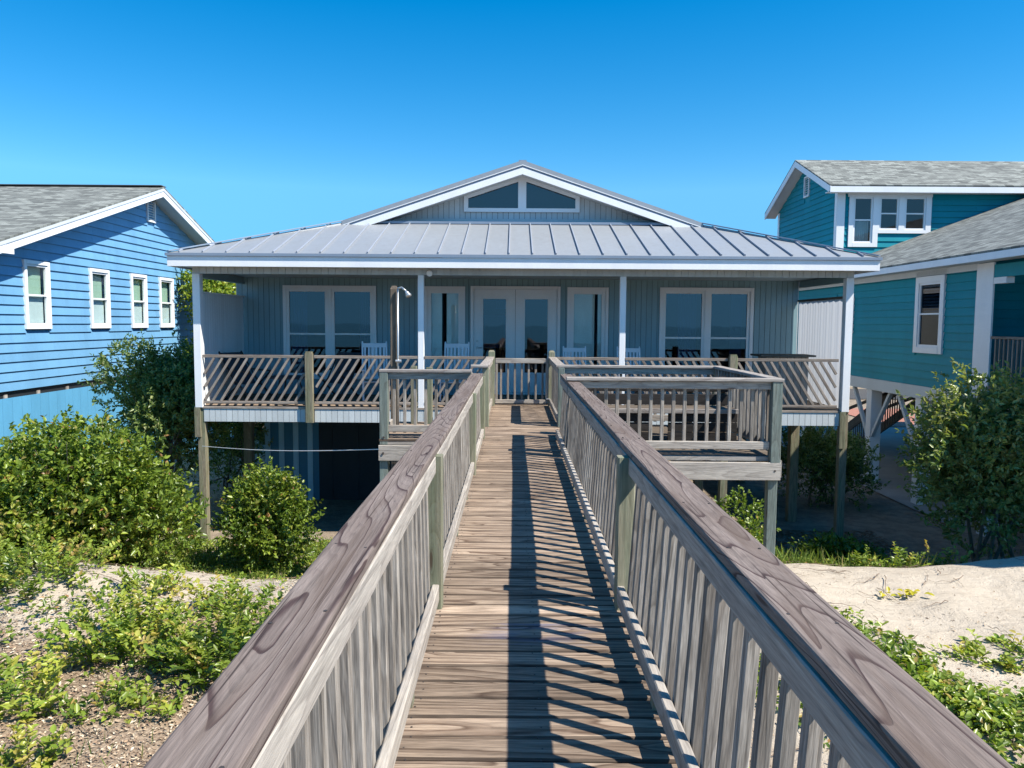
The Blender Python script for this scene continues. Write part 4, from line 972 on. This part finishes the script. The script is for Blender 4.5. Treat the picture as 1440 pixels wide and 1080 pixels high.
# floor beam
mb = MB(); mb.box(TX - .05, TX + .06, 8, 29, -.14, .145, ax=1); mb.build('rim_beam', M['greytrim'], TH)
mb = MB(); mb.box(TX + .07, 22, 8, 28.9, -.12, .0, ax=1); mb.build('floor_frame', M['darkwood'], TH)
for (x, y) in ((9.42, 20.0), (9.42, 17.55), (9.42, 15.0), (9.42, 24.5), (11.6, 21.5), (11.6, 17.5), (14, 20), (14, 25), (9.42, 28.5), (17, 20), (17, 26)):
    mb = MB(); mb.box(x - .14, x + .14, y - .14, y + .14, -2.65, -.142, ax=2, ch=.01); mb.build('pile', M['white'] if x < 10 else M['greytrim'], TH)
for y in (20.0, 17.55):
    for s in (-1, 1):
        mb = MB(); mb.board((9.35, y + s * .12, -1.35), (9.35, y + s * 1.02, -.15), .09, .09, up=(1, 0, 0)); mb.build('brace', M['greytrim'], TH)
# lower roof (slope along X)
RT = bpy.data.objects.new('roof', None); COL.objects.link(RT); RT.parent = TH
def set_wc(o, fn):
    me = o.data; co = np.zeros(len(me.vertices) * 3, dtype=np.float32); me.vertices.foreach_get('co', co); co = co.reshape(-1, 3)
    me.attributes['wc'].data.foreach_set('vector', fn(co).astype(np.float32).ravel())
ez, es = 2.93, .375
def tz(x): return ez + (x - 8.85) * es
mb = MB(); mb.poly([(8.85, 7.5, tz(8.85)), (17, 7.5, tz(17)), (17, 29.4, tz(17)), (8.85, 29.4, tz(8.85))], .04, (-es, 0, 1)); o = mb.build('shingles', M['shingle'], RT); set_wc(o, lambda c: np.stack([c[:, 1], c[:, 0] * 1.07, c[:, 2] * 0], -1))
mb = MB(); mb.poly([(17, 7.5, tz(17)), (25, 7.5, tz(9)), (25, 29.4, tz(9)), (17, 29.4, tz(17))], .04, (es, 0, 1)); o = mb.build('shingles', M['shingle'], RT); set_wc(o, lambda c: np.stack([c[:, 1], c[:, 0] * 1.07, c[:, 2] * 0], -1))
mb = MB(); mb.box(8.84, 8.87, 7.5, 29.4, ez - .18, ez - .045, ax=1); mb.build('fascia', M['whitefascia'], TH)
mb = MB(); mb.box(8.87, 9.28, 7.5, 29.4, ez - .17, ez - .15, ax=1); mb.build('soffit', M['greytrim'], TH)
# upper storey
UX0, UX1, UY0, UY1 = 9.93, 22, 24.0, 29.3; UR = 26.65; uz = 5.72; us = (7.08 - uz) / (UR - 23.6)
mb = MB(); lap(mb, 'x', UY0, -1, 3.0, 5.62, .185, lambda z: (UX0 + .2, UX1), [(10.3, 12.75, 4.4, 5.6), (10.3, 11.1, 4.0, 5.6)])
mb.box(UX0, 10.32, UY0 + .002, UY0 + .1, 2.8, 5.75, ax=2); mb.box(12.7, UX1, UY0 + .002, UY0 + .1, 2.8, 5.75, ax=0); mb.box(10.32, 12.7, UY0 + .002, UY0 + .1, 2.8, 4.05, ax=0); mb.box(11.05, 12.7, UY0 + .003, UY0 + .1, 4.05, 4.45, ax=0); mb.box(10.32, 12.7, UY0 + .003, UY0 + .1, 5.58, 5.75, ax=0)
mb.build('wall', M['teal'], TH)
mb = MB(); lap(mb, 'y', UX0, -1, 2.9, 6.95, .185, lambda z: (max(UY0, UR - (7.05 - .1 - z) / us), min(UY1, UR + (7.05 - .1 - z) / us)), [(26.3, 26.75, 5.85, 6.55)])
mb.box(UX0 + .002, UX0 + .1, UY0 + .01, UY1, 2.8, 5.7, ax=1); mb.poly([(UX0 + .002, UY0, 5.7), (UX0 + .002, UY1, 5.7), (UX0 + .002, UR, 6.92)], .1, (-1, 0, 0)); mb.build('wall', M['teal'], TH)
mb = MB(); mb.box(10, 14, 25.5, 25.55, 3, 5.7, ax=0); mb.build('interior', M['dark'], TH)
mb = MB(); mb.box(UX0 - .04, UX0 - .001, UY0 - .03, UY0 + .15, 3.0, 5.68, ax=2); mb.box(UX0 - .04, UX0 + .2, UY0 - .05, UY0 - .022, 3.0, 5.6, ax=2); mb.build('corner_board', M['white'], TH); mb = MB(); mb.box(UX0 - .04, UX0 - .001, UY1 - .14, UY1 + .02, 3.0, 5.68, ax=2); mb.build('corner_board', M['white'], TH)
mb = MB(); mb.box(UX0 - .05, UX1, UY0 - .04, UY0 - .022, 5.601, 5.74, ax=0); mb.build('frieze_board', M['greytrim'], TH)
WG = bpy.data.objects.new('window_group', None); COL.objects.link(WG); WG.parent = TH
mb = MB(); y0, y1 = UY0 - .06, UY0 - .016
def wb(a, b, c, d): mb.box(a, b, y0 + ruv(.002), y1, c, d)
wb(10.22, 12.80, 5.45, 5.64); wb(10.26, 10.40, 3.93, 5.449); wb(11.0, 11.2, 4.35, 5.449); wb(11.79, 11.97, 4.45, 5.449); wb(12.62, 12.78, 4.35, 5.449); wb(11.2, 12.62, 4.35, 4.449); wb(10.40, 11.16, 3.93, 4.05); wb(11.0, 11.16, 4.051, 4.349)
mb.build('frame', M['white'], WG)
for (a, b, c, d) in ((10.40, 11.0, 4.05, 5.45), (11.2, 11.79, 4.45, 5.45), (11.97, 12.62, 4.45, 5.45)):
    mb = MB(); q = .055; yy0, yy1 = UY0 - .035, UY0 + .02
    mb.box(a, a + q, yy0, yy1, c, d, ax=2); mb.box(b - q, b, yy0, yy1, c, d, ax=2); mb.box(a + q, b - q, yy0, yy1, c, c + q, ax=0); mb.box(a + q, b - q, yy0, yy1, d - q, d, ax=0); mb.box(a + q, b - q, yy0, yy1, (c + d) / 2 - .02, (c + d) / 2 + .02, ax=0)
    mb.build('sash', M['white'], WG)
    mb = MB(); mb.box(a + q, b - q, UY0 - .008, UY0 - .003, c + q, d - q); mb.build('pane', M['clearglass'], WG)
curtain(WG, 10.42, 11.0, 24.25, 4.0, 4.75, 'blind', 9, .03)
for s in (-1, 1):
    yE = UR + s * (UR - 23.6); mb = MB(); mb.poly([(UX0 - .42, yE, uz + .03), (UX0 - .42, UR, 7.11), (23, UR, 7.11), (23, yE, uz + .03)], .04, (0, s * us, 1)); o = mb.build('shingles', M['shingle'], RT); set_wc(o, lambda c: np.stack([c[:, 0], c[:, 1] * 1.09, c[:, 2] * 0], -1))
    rake(TH, UX0 - .39, yE, uz + .03, UR, 7.11, .03, .20, drop=.043); rake(TH, UX0 - .0, yE, uz + .03, UR, 7.11, .38, .015, 'soffit', 'soffit', .19)
mb = MB(); mb.box(UX0 - .42, 23, 23.59, 23.62, uz - .19, uz - .02, ax=0); mb.box(UX0 - .42, 23, 23.62, 23.97, uz - .17, uz - .15, ax=0); mb.build('fascia', M['whitefascia'], TH)
V = bpy.data.objects.new('gable_vent', None); COL.objects.link(V); V.parent = TH
mb = MB(); a, b, c, d = 26.3, 26.75, 5.85, 6.55; X0, X1 = UX0 - .06, UX0 - .001
mb.box(X0, X1, a, a + .05, c, d, ax=2); mb.box(X0, X1, b - .05, b, c, d, ax=2); mb.box(X0, X1, a + .05, b - .05, c, c + .05, ax=1); mb.box(X0, X1, a + .05, b - .05, d - .05, d, ax=1); mb.build('frame', M['white'], V)
mb = MB()
for k in range(8): mb.board((UX0 - .025, a + .05, c + .09 + k * .075), (UX0 - .025, b - .05, c + .09 + k * .075), .045, .008, up=(-1, 0, 1.2), ch=.001)
mb.build('louvre', M['white'], V)
# stair behind the piles
ST2 = bpy.data.objects.new('stair', None); COL.objects.link(ST2); ST2.parent = TH
for x in (10.9, 12.0):
    mb = MB(); mb.board((x, 21.5, -.15), (x, 26.5, -2.6), .05, .28); mb.build('stringer', M['darkwood'], ST2)
    mb = MB(); mb.board((x, 21.5, .75 - .95), (x, 26.5, -1.65), .05, .09); mb.build('handrail', M['darkwood'], ST2)
mb = MB()
for k in range(36): mb.box(10.88, 10.92, 21.6 + k * .135, 21.64 + k * .135, -.2 - k * .066, -.2 - k * .066 + .0001 - .0 + .0 if False else -.22 - k * .066 + .0 + 0.001, ax=2) if False else mb.board((10.9, 21.6 + k * .135, -1.15 + .95 - .1 - k * .066 - .8), (10.9, 21.6 + k * .135, -.2 - k * .066), .03, .03, up=(0, 1, 0))
mb.build('stair_balusters', M['darkwood'], ST2)
# cream house far behind
CH = thing('cream_house', 'cream house far behind the teal house, seen between its piles', 'house', (24, 52, -2.6))
mb = MB(); lap(mb, 'x', 52, -1, -2.6, 4, .2, lambda z: (12, 36)); mb.box(12, 36, 52.01, 62, -2.6, 4, ax=0); mb.build('wall', M['cream'], CH)
mb = MB(); mb.poly([(11.5, 51.5, 4), (36.5, 51.5, 4), (36.5, 57, 6), (11.5, 57, 6)], .1, (0, -.36, 1)); mb.poly([(11.5, 62.5, 4), (36.5, 62.5, 4), (36.5, 57, 6), (11.5, 57, 6)], .1, (0, .36, 1)); mb.build('roof', M['shingle'], CH)
for x in (15, 19, 23, 27, 31):
    mb = MB(); mb.box(x, x + 1.2, 51.9, 51.97, -1.2, .4, ax=2); f = mb.build('window', M['white'], CH); mb = MB(); mb.box(x + .1, x + 1.1, 51.88, 51.899, -1.1, .3, ax=2); mb.build('pane', M['glass'], f)

# ================================================================ VEGETATION
def leaf_mesh(name, P, D, U, L, Wd, mats, parent, rn, fold=.25, midx=None):
    """P base (n,3), D leaf direction, U leaf normal, L length, Wd width arrays"""
    n = len(P); D = D / np.linalg.norm(D, axis=1, keepdims=True)
    Sd = np.cross(D, U); Sd /= (np.linalg.norm(Sd, axis=1, keepdims=True) + 1e-9); Nn = np.cross(Sd, D)
    L = L[:, None]; Wd = Wd[:, None]
    up = Nn * (Wd * fold)
    v = np.stack([P, P + D * L * .30 + Sd * Wd * .5 + up, P + D * L * .68 + Sd * Wd * .40 + up * .8 - Nn * L * .03,
                  P + D * L - Nn * L * .10, P + D * L * .68 - Sd * Wd * .40 + up * .8 - Nn * L * .03, P + D * L * .30 - Sd * Wd * .5 + up], 1).reshape(-1, 3)
    b = (np.arange(n) * 6)[:, None]
    f = np.concatenate([b + np.array([0, 1, 2, 3]), b + np.array([0, 3, 4, 5])], 1).reshape(-1, 4)
    me = bpy.data.meshes.new(name); me.vertices.add(len(v)); off = wloc(parent) if parent else Vector((0, 0, 0))
    me.vertices.foreach_set('co', (v - np.array(off)).ravel())
    me.loops.add(f.size); me.loops.foreach_set('vertex_index', f.ravel()); me.polygons.add(len(f))
    me.polygons.foreach_set('loop_start', np.arange(0, f.size, 4)); me.polygons.foreach_set('loop_total', np.full(len(f), 4))
    me.materials.append(mats); a = me.attributes.new('rn', 'FLOAT', 'POINT'); a.data.foreach_set('value', np.repeat(rn, 6).astype(np.float32))
    me.update(); o = bpy.data.objects.new(name, me); COL.objects.link(o)
    if parent: o.parent = parent
    return o
def unit(v): return v / (np.linalg.norm(v, axis=-1, keepdims=True) + 1e-9)
def twigs_to_leaves(TP, TD, k, tl, ll, lw, lean=.75):
    """TP twig bases, TD dirs -> leaf arrays"""
    n = len(TP); t = np.tile(np.linspace(.15, 1, k), n); P = np.repeat(TP, k, 0) + np.repeat(TD, k, 0) * (t * tl * RNG.uniform(.7, 1.3, n).repeat(k))[:, None]
    rp = unit(RNG.normal(0, 1, (n * k, 3))); D = unit(np.repeat(TD, k, 0) * lean + rp)
    U = unit(np.array([0, 0, 1.0]) * .8 + unit(RNG.normal(0, 1, (n * k, 3))) * .75)
    s = RNG.uniform(.6, 1.25, n * k)
    return P, D, U, ll * s, lw * s * RNG.uniform(.8, 1.2, n * k)
def bush(name, label, c, r, ntw, k=9, tl=.22, ll=.075, lw=.036, mat='leaf', lumps=9, stems=5, group=None, cat='bush', ybias=0.0, fill=.35, base=None, rnc=.5, shape=.55):
    c = np.array(c, float); r = np.array(r, float); gz0 = float(H(c[0], c[1])) if base is None else base
    t = thing(name, label, cat, (c[0], c[1], gz0), group)
    # lumpy outline: union of several blobs
    lc = unit(RNG.normal(0, 1, (lumps, 3))) * RNG.uniform(.25, .62, (lumps, 1)) * r + c
    lr = RNG.uniform(.38, .62, (lumps, 1)) * r
    lc = np.vstack([lc, c[None]]); lr = np.vstack([lr, (r * shape)[None]])
    wts = lr.prod(1) ** .67; wts /= wts.sum()
    idx = RNG.choice(len(lc), ntw, p=wts)
    u = unit(RNG.normal(0, 1, (ntw, 3))); u[:, 2] = np.where(RNG.random(ntw) < .65, np.abs(u[:, 2]), u[:, 2]); u[:, 1] -= ybias; u = unit(u)
    rad = np.where(RNG.random(ntw) < fill, RNG.uniform(.3, .9, ntw), RNG.uniform(.85, 1.06, ntw))
    TP = lc[idx] + u * lr[idx] * rad[:, None]
    stray = RNG.random(ntw) < .05; rad = np.where(stray, RNG.uniform(1.08, 1.32, ntw), rad); TP = lc[idx] + u * lr[idx] * rad[:, None]
    keep = TP[:, 2] > gz0 + .02; TP = TP[keep]; u = u[keep]; idx = idx[keep]
    TD = unit(u * .8 + np.array([0, 0, .45]) + RNG.normal(0, .35, u.shape))
    P, D, U, L, Wd = twigs_to_leaves(TP, TD, k, tl, ll, lw)
    lump_t = RNG.uniform(-.28, .26, len(lc))[idx].repeat(k); tw_t = RNG.uniform(-.15, .15, len(TP)).repeat(k)
    rn = np.clip(rnc + lump_t + tw_t + RNG.normal(0, .16, len(P)), 0, .97); rn = np.where(RNG.random(len(P)) < .012, 1.0, rn)
    leaf_mesh('foliage', P, D, U, L, Wd, M[mat], t, rn)
    mb = MB()
    for i in range(stems):
        j = RNG.integers(len(lc)); b = Vector((c[0] + RNG.uniform(-.25, .25) * r[0], c[1] + RNG.uniform(-.25, .25) * r[1], gz0 - .05)); e = Vector(lc[j]); mid = b.lerp(e, .5) + Vector((ruv(.15), ruv(.15), ruv(.1)))
        rr = .012 + .016 * float(r[2]); mb.tube([b, mid, e], [rr, rr * .7, rr * .35], 6)
        for q in range(4):
            e2 = e + Vector(tuple(RNG.normal(0, .35, 3) * r)); mb.tube([mid.lerp(e, random.random()), e2], [rr * .3, rr * .12], 5)
    if mb.v: mb.build('stems', M['bark'], t)
    return t
def spray(name, label, c, r, nst, mat='leaf', h=.5, up=1.0, ll=.068, lw=.036, group=None, cat='shrub'):
    """low plant of many arching leafy shoots, each rooted in the sand"""
    z0 = float(H(c[0], c[1])); t = thing(name, label, cat, (c[0], c[1], z0), group)
    a = RNG.uniform(0, 6.283, nst); q = np.sqrt(RNG.random(nst)) * .8
    wob = 1 + .35 * np.sin(a * 3 + RNG.uniform(0, 6)) * RNG.uniform(.4, 1)
    bx = c[0] + np.cos(a) * q * r[0] * wob; by = c[1] + np.sin(a) * q * r[1] * wob; bz = H(bx, by)
    out = np.stack([np.cos(a), np.sin(a), np.zeros(nst)], -1) * (.25 + .7 * q)[:, None]
    d = unit(out + RNG.normal(0, .3, (nst, 3)) + np.array([0, 0, up]))
    L = h * RNG.uniform(.35, 1.15, nst) * (1.15 - .6 * q)
    Ps, Ds, Us, rn = [], [], [], []; mb = MB()
    for i in range(nst):
        k = max(5, int(L[i] / .026)); tt = np.linspace(.12, 1, k)
        p = np.array([bx[i], by[i], bz[i]]) + d[i] * (L[i] * tt)[:, None]; p[:, 2] -= .35 * L[i] * tt ** 2 * (1.2 - up * .5)
        p[:, 2] = np.maximum(p[:, 2], H(p[:, 0], p[:, 1]) + .015)
        sd = unit(np.cross(d[i], [0, 0, 1.0]) + 1e-6); sg = np.where(np.arange(k) % 2, 1, -1)[:, None]
        D = unit(sd * sg * .9 + d[i] * .5 + RNG.normal(0, .35, (k, 3)) + [0, 0, .1])
        Ps.append(p); Ds.append(D); Us.append(unit(np.array([0, 0, 1.]) + RNG.normal(0, .35, (k, 3)))); rn.append(np.clip(.5 + RNG.normal(0, .2) + RNG.normal(0, .1, k) + .15 * tt, 0, .98))
        if i % 2 == 0:
            j = [0, k // 3, 2 * k // 3, k - 1]; mb.tube([(bx[i], by[i], bz[i] - .01)] + [tuple(p[x]) for x in j[1:]], [.004, .003, .002, .001], 4)
    P = np.concatenate(Ps); n = len(P); s_ = RNG.uniform(.6, 1.25, n)
    leaf_mesh('foliage', P, np.concatenate(Ds), np.concatenate(Us), ll * s_, lw * s_, M[mat], t, np.concatenate(rn)); kind(mb.build('stems', M['bark'], t), 'stuff')
    return t
# large shrubs
bush('wax_myrtle_bush', 'big bright green bush in front of the blue house skirt wall', (-6.6, 11.5, -1.32), (1.90, 1.25, 1.32), 6400, ll=.085, lw=.042, lumps=16, stems=9, rnc=.55)
bush('wax_myrtle_bush', 'tall dark bush between the blue house and the porch corner', (-7.15, 15.5, -.55), (1.12, 1.3, 1.80), 4800, mat='darkleaf', lumps=14, stems=10, fill=.3)
bush('wax_myrtle_bush', 'dark green bush against the blue skirt wall behind the big bright bush', (-8.6, 13.2, -1.7), (.95, 1.2, 1.0), 1700, mat='darkleaf', lumps=9, stems=4)
bush('round_bush', 'round leafy bush in front of the dark storage wall under the left porch', (-3.95, 12.6, -1.9), (.78, .7, .80), 1600, ll=.07, lw=.038, lumps=10, stems=5, rnc=.45)
bush('wax_myrtle_bush', 'large dark glossy bush in front of the teal house piles', (7.72, 12.0, -.78), (1.58, 1.5, 1.50), 4800, mat='darkleaf', ll=.085, lw=.04, lumps=16, stems=8, rnc=.65)
bush('low_bush', 'light green bush under the right platform behind the corner post', (3.15, 10.7, -1.9), (.65, .55, .8), 1100, ll=.06, lw=.034, lumps=8, stems=4, rnc=.6)
bush('shade_bush', 'dark shaded bush under the right end of the porch', (7.1, 17.5, -1.9), (1.35, 1.2, 1.0), 1700, mat='darkleaf', lumps=9, base=-2.65)
bush('shade_bush', 'dark shaded bush behind the left porch pile', (-6.6, 18.2, -1.3), (1.2, 1.6, 1.6), 1500, mat='darkleaf', lumps=9, base=-2.65)
bush('shade_bush', 'dark bush at the foot of the right porch pile beside the sand', (5.55, 12.6, -2.45), (.8, .4, .42), 420, mat='leaf', lumps=6, stems=6, base=-2.65)
for lb, c, r, n in (('small stemmy plant on the right sand crest nearest the platform corner post', (4.55, 9.9, -1.5), (.22, .16, .22), 60), ('leggy plant with pale leaves on the right sand crest', (5.15, 10.0, -1.45), (.28, .2, .30), 95), ('low plant on the right sand crest beside the large dark bush', (5.75, 10.1, -1.45), (.3, .2, .2), 85)):
    spray('crest_plant', lb, c, r, int(n / 4), mat='leaf', h=.42, up=1.4, group='small plants along the right sand crest', cat='plant')
# foreground shrubs
FG = [('sprawling leafy shrub at the left frame edge below the big bush', (-5.5, 8.6, -1.55), (.75, .9, .30), 620, 'leaf'),
      ('wider shrub behind the sprawling one, touching the left frame edge', (-6.9, 10.3, -1.75), (.9, .8, .4), 620, 'leaf'),
      ('bushy green shrub on the litter slope, wider of the two in the middle', (-3.55, 7.0, -1.35), (.36, .42, .36), 400, 'yleaf'),
      ('bushy green shrub closest to the left handrail', (-2.62, 6.75, -1.30), (.36, .45, .42), 430, 'leaf'),
      ('broad-leaved seedling clump at the left frame edge on the litter', (-4.0, 6.0, -1.45), (.35, .35, .25), 240, 'yleaf'),
      ('yellowish vine clump on the sand above the bushy shrubs', (-4.1, 8.5, -1.45), (.35, .35, .18), 190, 'yleaf'),
      ('small low clump in the bottom left corner', (-3.45, 5.2, -1.5), (.24, .24, .18), 120, 'yleaf'),
      ('small yellow-green clump in the middle of the wood litter', (-2.85, 6.0, -1.55), (.2, .2, .13), 90, 'yleaf'),
      ('tiny green sprig beside the lower handrail', (-2.25, 5.7, -1.55), (.16, .2, .10), 55, 'leaf'),
      ('small leafy clump between the seedlings and the yellow-green clump', (-3.3, 5.9, -1.52), (.22, .24, .16), 110, 'leaf'),
      ('leggy little shrub at the sand crest left of the first handrail post', (-3.1, 8.0, -1.45), (.3, .25, .22), 120, 'yleaf'),
      ]
for lb, c, r, n, mt in FG:
    spray('low_shrub', lb, c, r, int(n / 4.0), mat=mt, h=max(.30, r[2] * 2.3), group='low shrubs on the near sand slope')
FR = [('dense vine mat spreading down the right slope beside the handrail', (3.05, 6.4, -1.46), (1.05, 1.15, .20), 1250, 'leaf'),
      ('leafy vine mat at the bottom right corner', (3.7, 5.5, -1.5), (.95, .85, .22), 850, 'leaf'),
      ('thin vine clump at the upper edge of the right vine mat', (3.0, 7.6, -1.5), (.55, .22, .09), 130, 'yleaf'),
      ('thin vine clump near the right frame edge on the sand', (4.5, 6.9, -1.45), (.5, .3, .12), 170, 'yleaf')]
for lb, c, r, n, mt in FR:
    spray('vine_patch', lb, c, r, int(n / 2.3), mat=mt, h=.26, up=.55, group='vines on the right sand slope', cat='vine')
t = thing('yellow_vine', 'single yellow-leaved creeper lying on the bare sand', 'vine', (4.35, 8.3, float(H(4.35, 8.3))))
nn = 22; P = np.stack([4.1 + RNG.uniform(0, .5, nn), 8.3 + RNG.uniform(-.08, .08, nn), np.zeros(nn)], -1); P[:, 2] = H(P[:, 0], P[:, 1]) + .05
leaf_mesh('foliage', P, RNG.normal(0, 1, (nn, 3)) * [1, 1, .3], np.tile([0, -.3, 1.], (nn, 1)), np.full(nn, .07), np.full(nn, .045), M['yellow'], t, RNG.random(nn))
# ground cover leaves (uncountable)
def scatter(n, x0, x1, y0, y1, dens=None):
    x = RNG.uniform(x0, x1, n); y = RNG.uniform(y0, y1, n)
    if dens is not None: k = RNG.random(n) < dens(x, y); x, y = x[k], y[k]
    return x, y
def cover(name, x, y, ll, lw, mat, h=.05, k=4, tilt=.5, rnc=.5, lab=None):
    n = len(x); P = np.stack([x, y, H(x, y) + RNG.uniform(0, h, n)], -1).repeat(k, 0)
    P[:, :2] += RNG.normal(0, .03, (n * k, 2)); D = RNG.normal(0, 1, (n * k, 3)) * [1, 1, .35] + [0, 0, .25]; U = unit(np.array([0, 0, 1.]) + RNG.normal(0, tilt, (n * k, 3)))
    s = RNG.uniform(.5, 1.2, n * k); o = leaf_mesh(name, P, D, U, ll * s, lw * s, M[mat], None, np.clip(rnc + RNG.normal(0, .25, n * k), 0, 1)); kind(o, 'stuff', lab); return o
off_walk = lambda x: (np.abs(x - .1) > .75)
x, y = scatter(5200, -8.5, -4.2, 6.5, 11.5, lambda x, y: np.clip(.25 + fbm(x, y, .6) * .7 + (-x - 5.2) * .35, 0, 1) * .7); cover('ground_cover', x, y, .06, .032, 'leaf', .18)
x, y = scatter(9000, -8, -.6, 3.4, 13, lambda x, y: np.clip(fbm(x, y, .7) * .8 - .12, 0, 1) * .4 * (1 - .8 * sstep(7.3, 7.8, y) * sstep(10.5, 9.8, y))); cover('ground_cover', x, y, .05, .028, 'yleaf')
x, y = scatter(9000, 1.0, 8, 3.2, 8.6, lambda x, y: np.clip(fbm(x + 3, y, .7) * .9 + (6.0 - y) * .25 - (x - 3) * .02, 0, 1) * .6); cover('ground_cover', x, y, .05, .028, 'leaf')
x, y = scatter(7500, -9, -.8, 11.2, 14.1, lambda x, y: sstep(11.0, 12.2, y)); cover('ground_cover', x, y, .055, .03, 'yleaf', .12, rnc=.4)
x, y = scatter(5200, 1.0, 5.0, 9.9, 13.6, lambda x, y: sstep(9.8, 10.8, y)); cover('ground_cover', x, y, .05, .03, 'leaf', .12)
# grass blades
def grass(x, y, hh, w, mat='grass'):
    n = len(x); P = np.stack([x, y, H(x, y)], -1); D = unit(np.stack([RNG.normal(0, .45, n), RNG.normal(0, .45, n), np.ones(n)], -1)); s = RNG.uniform(.5, 1.3, n)
    U = unit(RNG.normal(0, 1, (n, 3)) * [1, 1, .1]); o = leaf_mesh('grass', P, D, U, hh * s, w * s, M[mat], None, RNG.random(n)); return kind(o, 'stuff')
x, y = scatter(9000, -8.5, -.8, 11.4, 14.0); grass(x, y, .16, .012)
x, y = scatter(3200, 2.9, 6.4, 9.6, 12.2, lambda x, y: np.clip(1.1 - np.abs(x - 3.7) * .5 + fbm(x, y, .4) * .6, 0, 1)); grass(x, y, .22, .010)
x, y = scatter(1500, -5, -.8, 4, 9, lambda x, y: np.clip(fbm(x, y, .6), 0, 1) * .5); grass(x, y, .14, .006)
# litter chips
x, y = scatter(60000, -7, -.5, 3.2, 10.5, lambda x, y: np.clip(1.15 - sstep(6.8, 8.4, y + fbm(x, y, 1.2) * .8) * 1.1, .03, 1))
n = len(x); P = np.stack([x, y, H(x, y) + .004 + RNG.random(n) * .02], -1)
o = leaf_mesh('wood_litter', P, RNG.normal(0, 1, (n, 3)) * [1, 1, .25], unit(np.array([0, 0, 1.]) + RNG.normal(0, .45, (n, 3))), RNG.uniform(.015, .05, n), RNG.uniform(.008, .02, n), M['chip'], None, RNG.random(n), .1); kind(o, 'stuff')
x, y = scatter(9000, 1.0, 7.5, 3.0, 9.5, lambda x, y: np.clip(.9 - sstep(5.5, 8.5, y) * .8, .06, 1))
n = len(x); P = np.stack([x, y, H(x, y) + .004 + RNG.random(n) * .015], -1)
o = leaf_mesh('wood_litter', P, RNG.normal(0, 1, (n, 3)) * [1, 1, .2], unit(np.array([0, 0, 1.]) + RNG.normal(0, .4, (n, 3))), RNG.uniform(.015, .05, n), RNG.uniform(.006, .015, n), M['chip'], None, RNG.random(n) * .7, .1); kind(o, 'stuff')
x, y = scatter(9000, 3.2, 7.2, 12.0, 15.2); n = len(x); P = np.stack([x, y, H(x, y) + .01], -1)
o = leaf_mesh('pine_straw', P, RNG.normal(0, 1, (n, 3)) * [1, 1, .1], np.tile([0, 0, 1.], (n, 1)), RNG.uniform(.06, .16, n), RNG.uniform(.004, .008, n), M['straw'], None, RNG.random(n), .1); kind(o, 'stuff')
# dead sticks and runners
def sticks(n, xr, yr, L, name='dead_twigs'):
    mb = MB()
    for i in range(n):
        x, y = random.uniform(*xr), random.uniform(*yr); a = random.uniform(0, 6.28); l = random.uniform(*L); pts = []; m = 6
        for j in range(m + 1):
            a += ruv(.35); x += math.cos(a) * l / m; y += math.sin(a) * l / m; pts.append((x, y, float(H(x, y)) + .01 + .025 * abs(math.sin(j * 1.7 + i))))
        r0 = random.uniform(.002, .006); mb.tube(pts, [r0 * (1 - j / (m + 3)) for j in range(m + 1)], 5)
    return kind(mb.build(name, M['dead']), 'stuff')
sticks(150, (-6.5, -1.2), (4.2, 10.2), (.25, 1.0)); sticks(110, (1.6, 6.5), (4.6, 9.8), (.15, .7))
# trees behind
def tree(label, x, y, h, cr, n, mat='leaf', name='broadleaf_tree'):
    t = thing(name, label, 'tree', (x, y, -2.6))
    mb = MB(); top = Vector((x + ruv(.3), y, -2.6 + h * .75)); mb.tube([(x, y, -2.7), (x + .1, y, -2.6 + h * .35), top], [.16, .12, .04], 8)
    cs = []
    for i in range(14):
        c = Vector((x + ruv(cr * .75), y + ruv(cr * .75), -2.6 + h * random.uniform(.5, .95))); cs.append(c); mb.tube([(x + .1, y, -2.6 + h * random.uniform(.3, .6)), c], [.05, .015], 6)
    mb.build('trunk', M['bark'], t)
    lc = np.array([list(c) for c in cs]); idx = RNG.integers(0, len(cs), n); u = unit(RNG.normal(0, 1, (n, 3)))
    TP = lc[idx] + u * RNG.uniform(.2, 1.0, (n, 1)) * cr * .42; TD = unit(u + [0, 0, .4]); P, D, U, L, Wd = twigs_to_leaves(TP, TD, 7, .3, .12, .07)
    leaf_mesh('crown', P, D, U, L, Wd, M[mat], t, np.clip(.5 + RNG.normal(0, .2, len(P)), 0, .97))
tree('green tree showing between the blue house and the porch roof', -8.55, 23.6, 5.75, 1.2, 1700, 'yleaf')
print('tris', sum(len(o.data.polygons) for o in bpy.data.objects if o.type == 'MESH'))
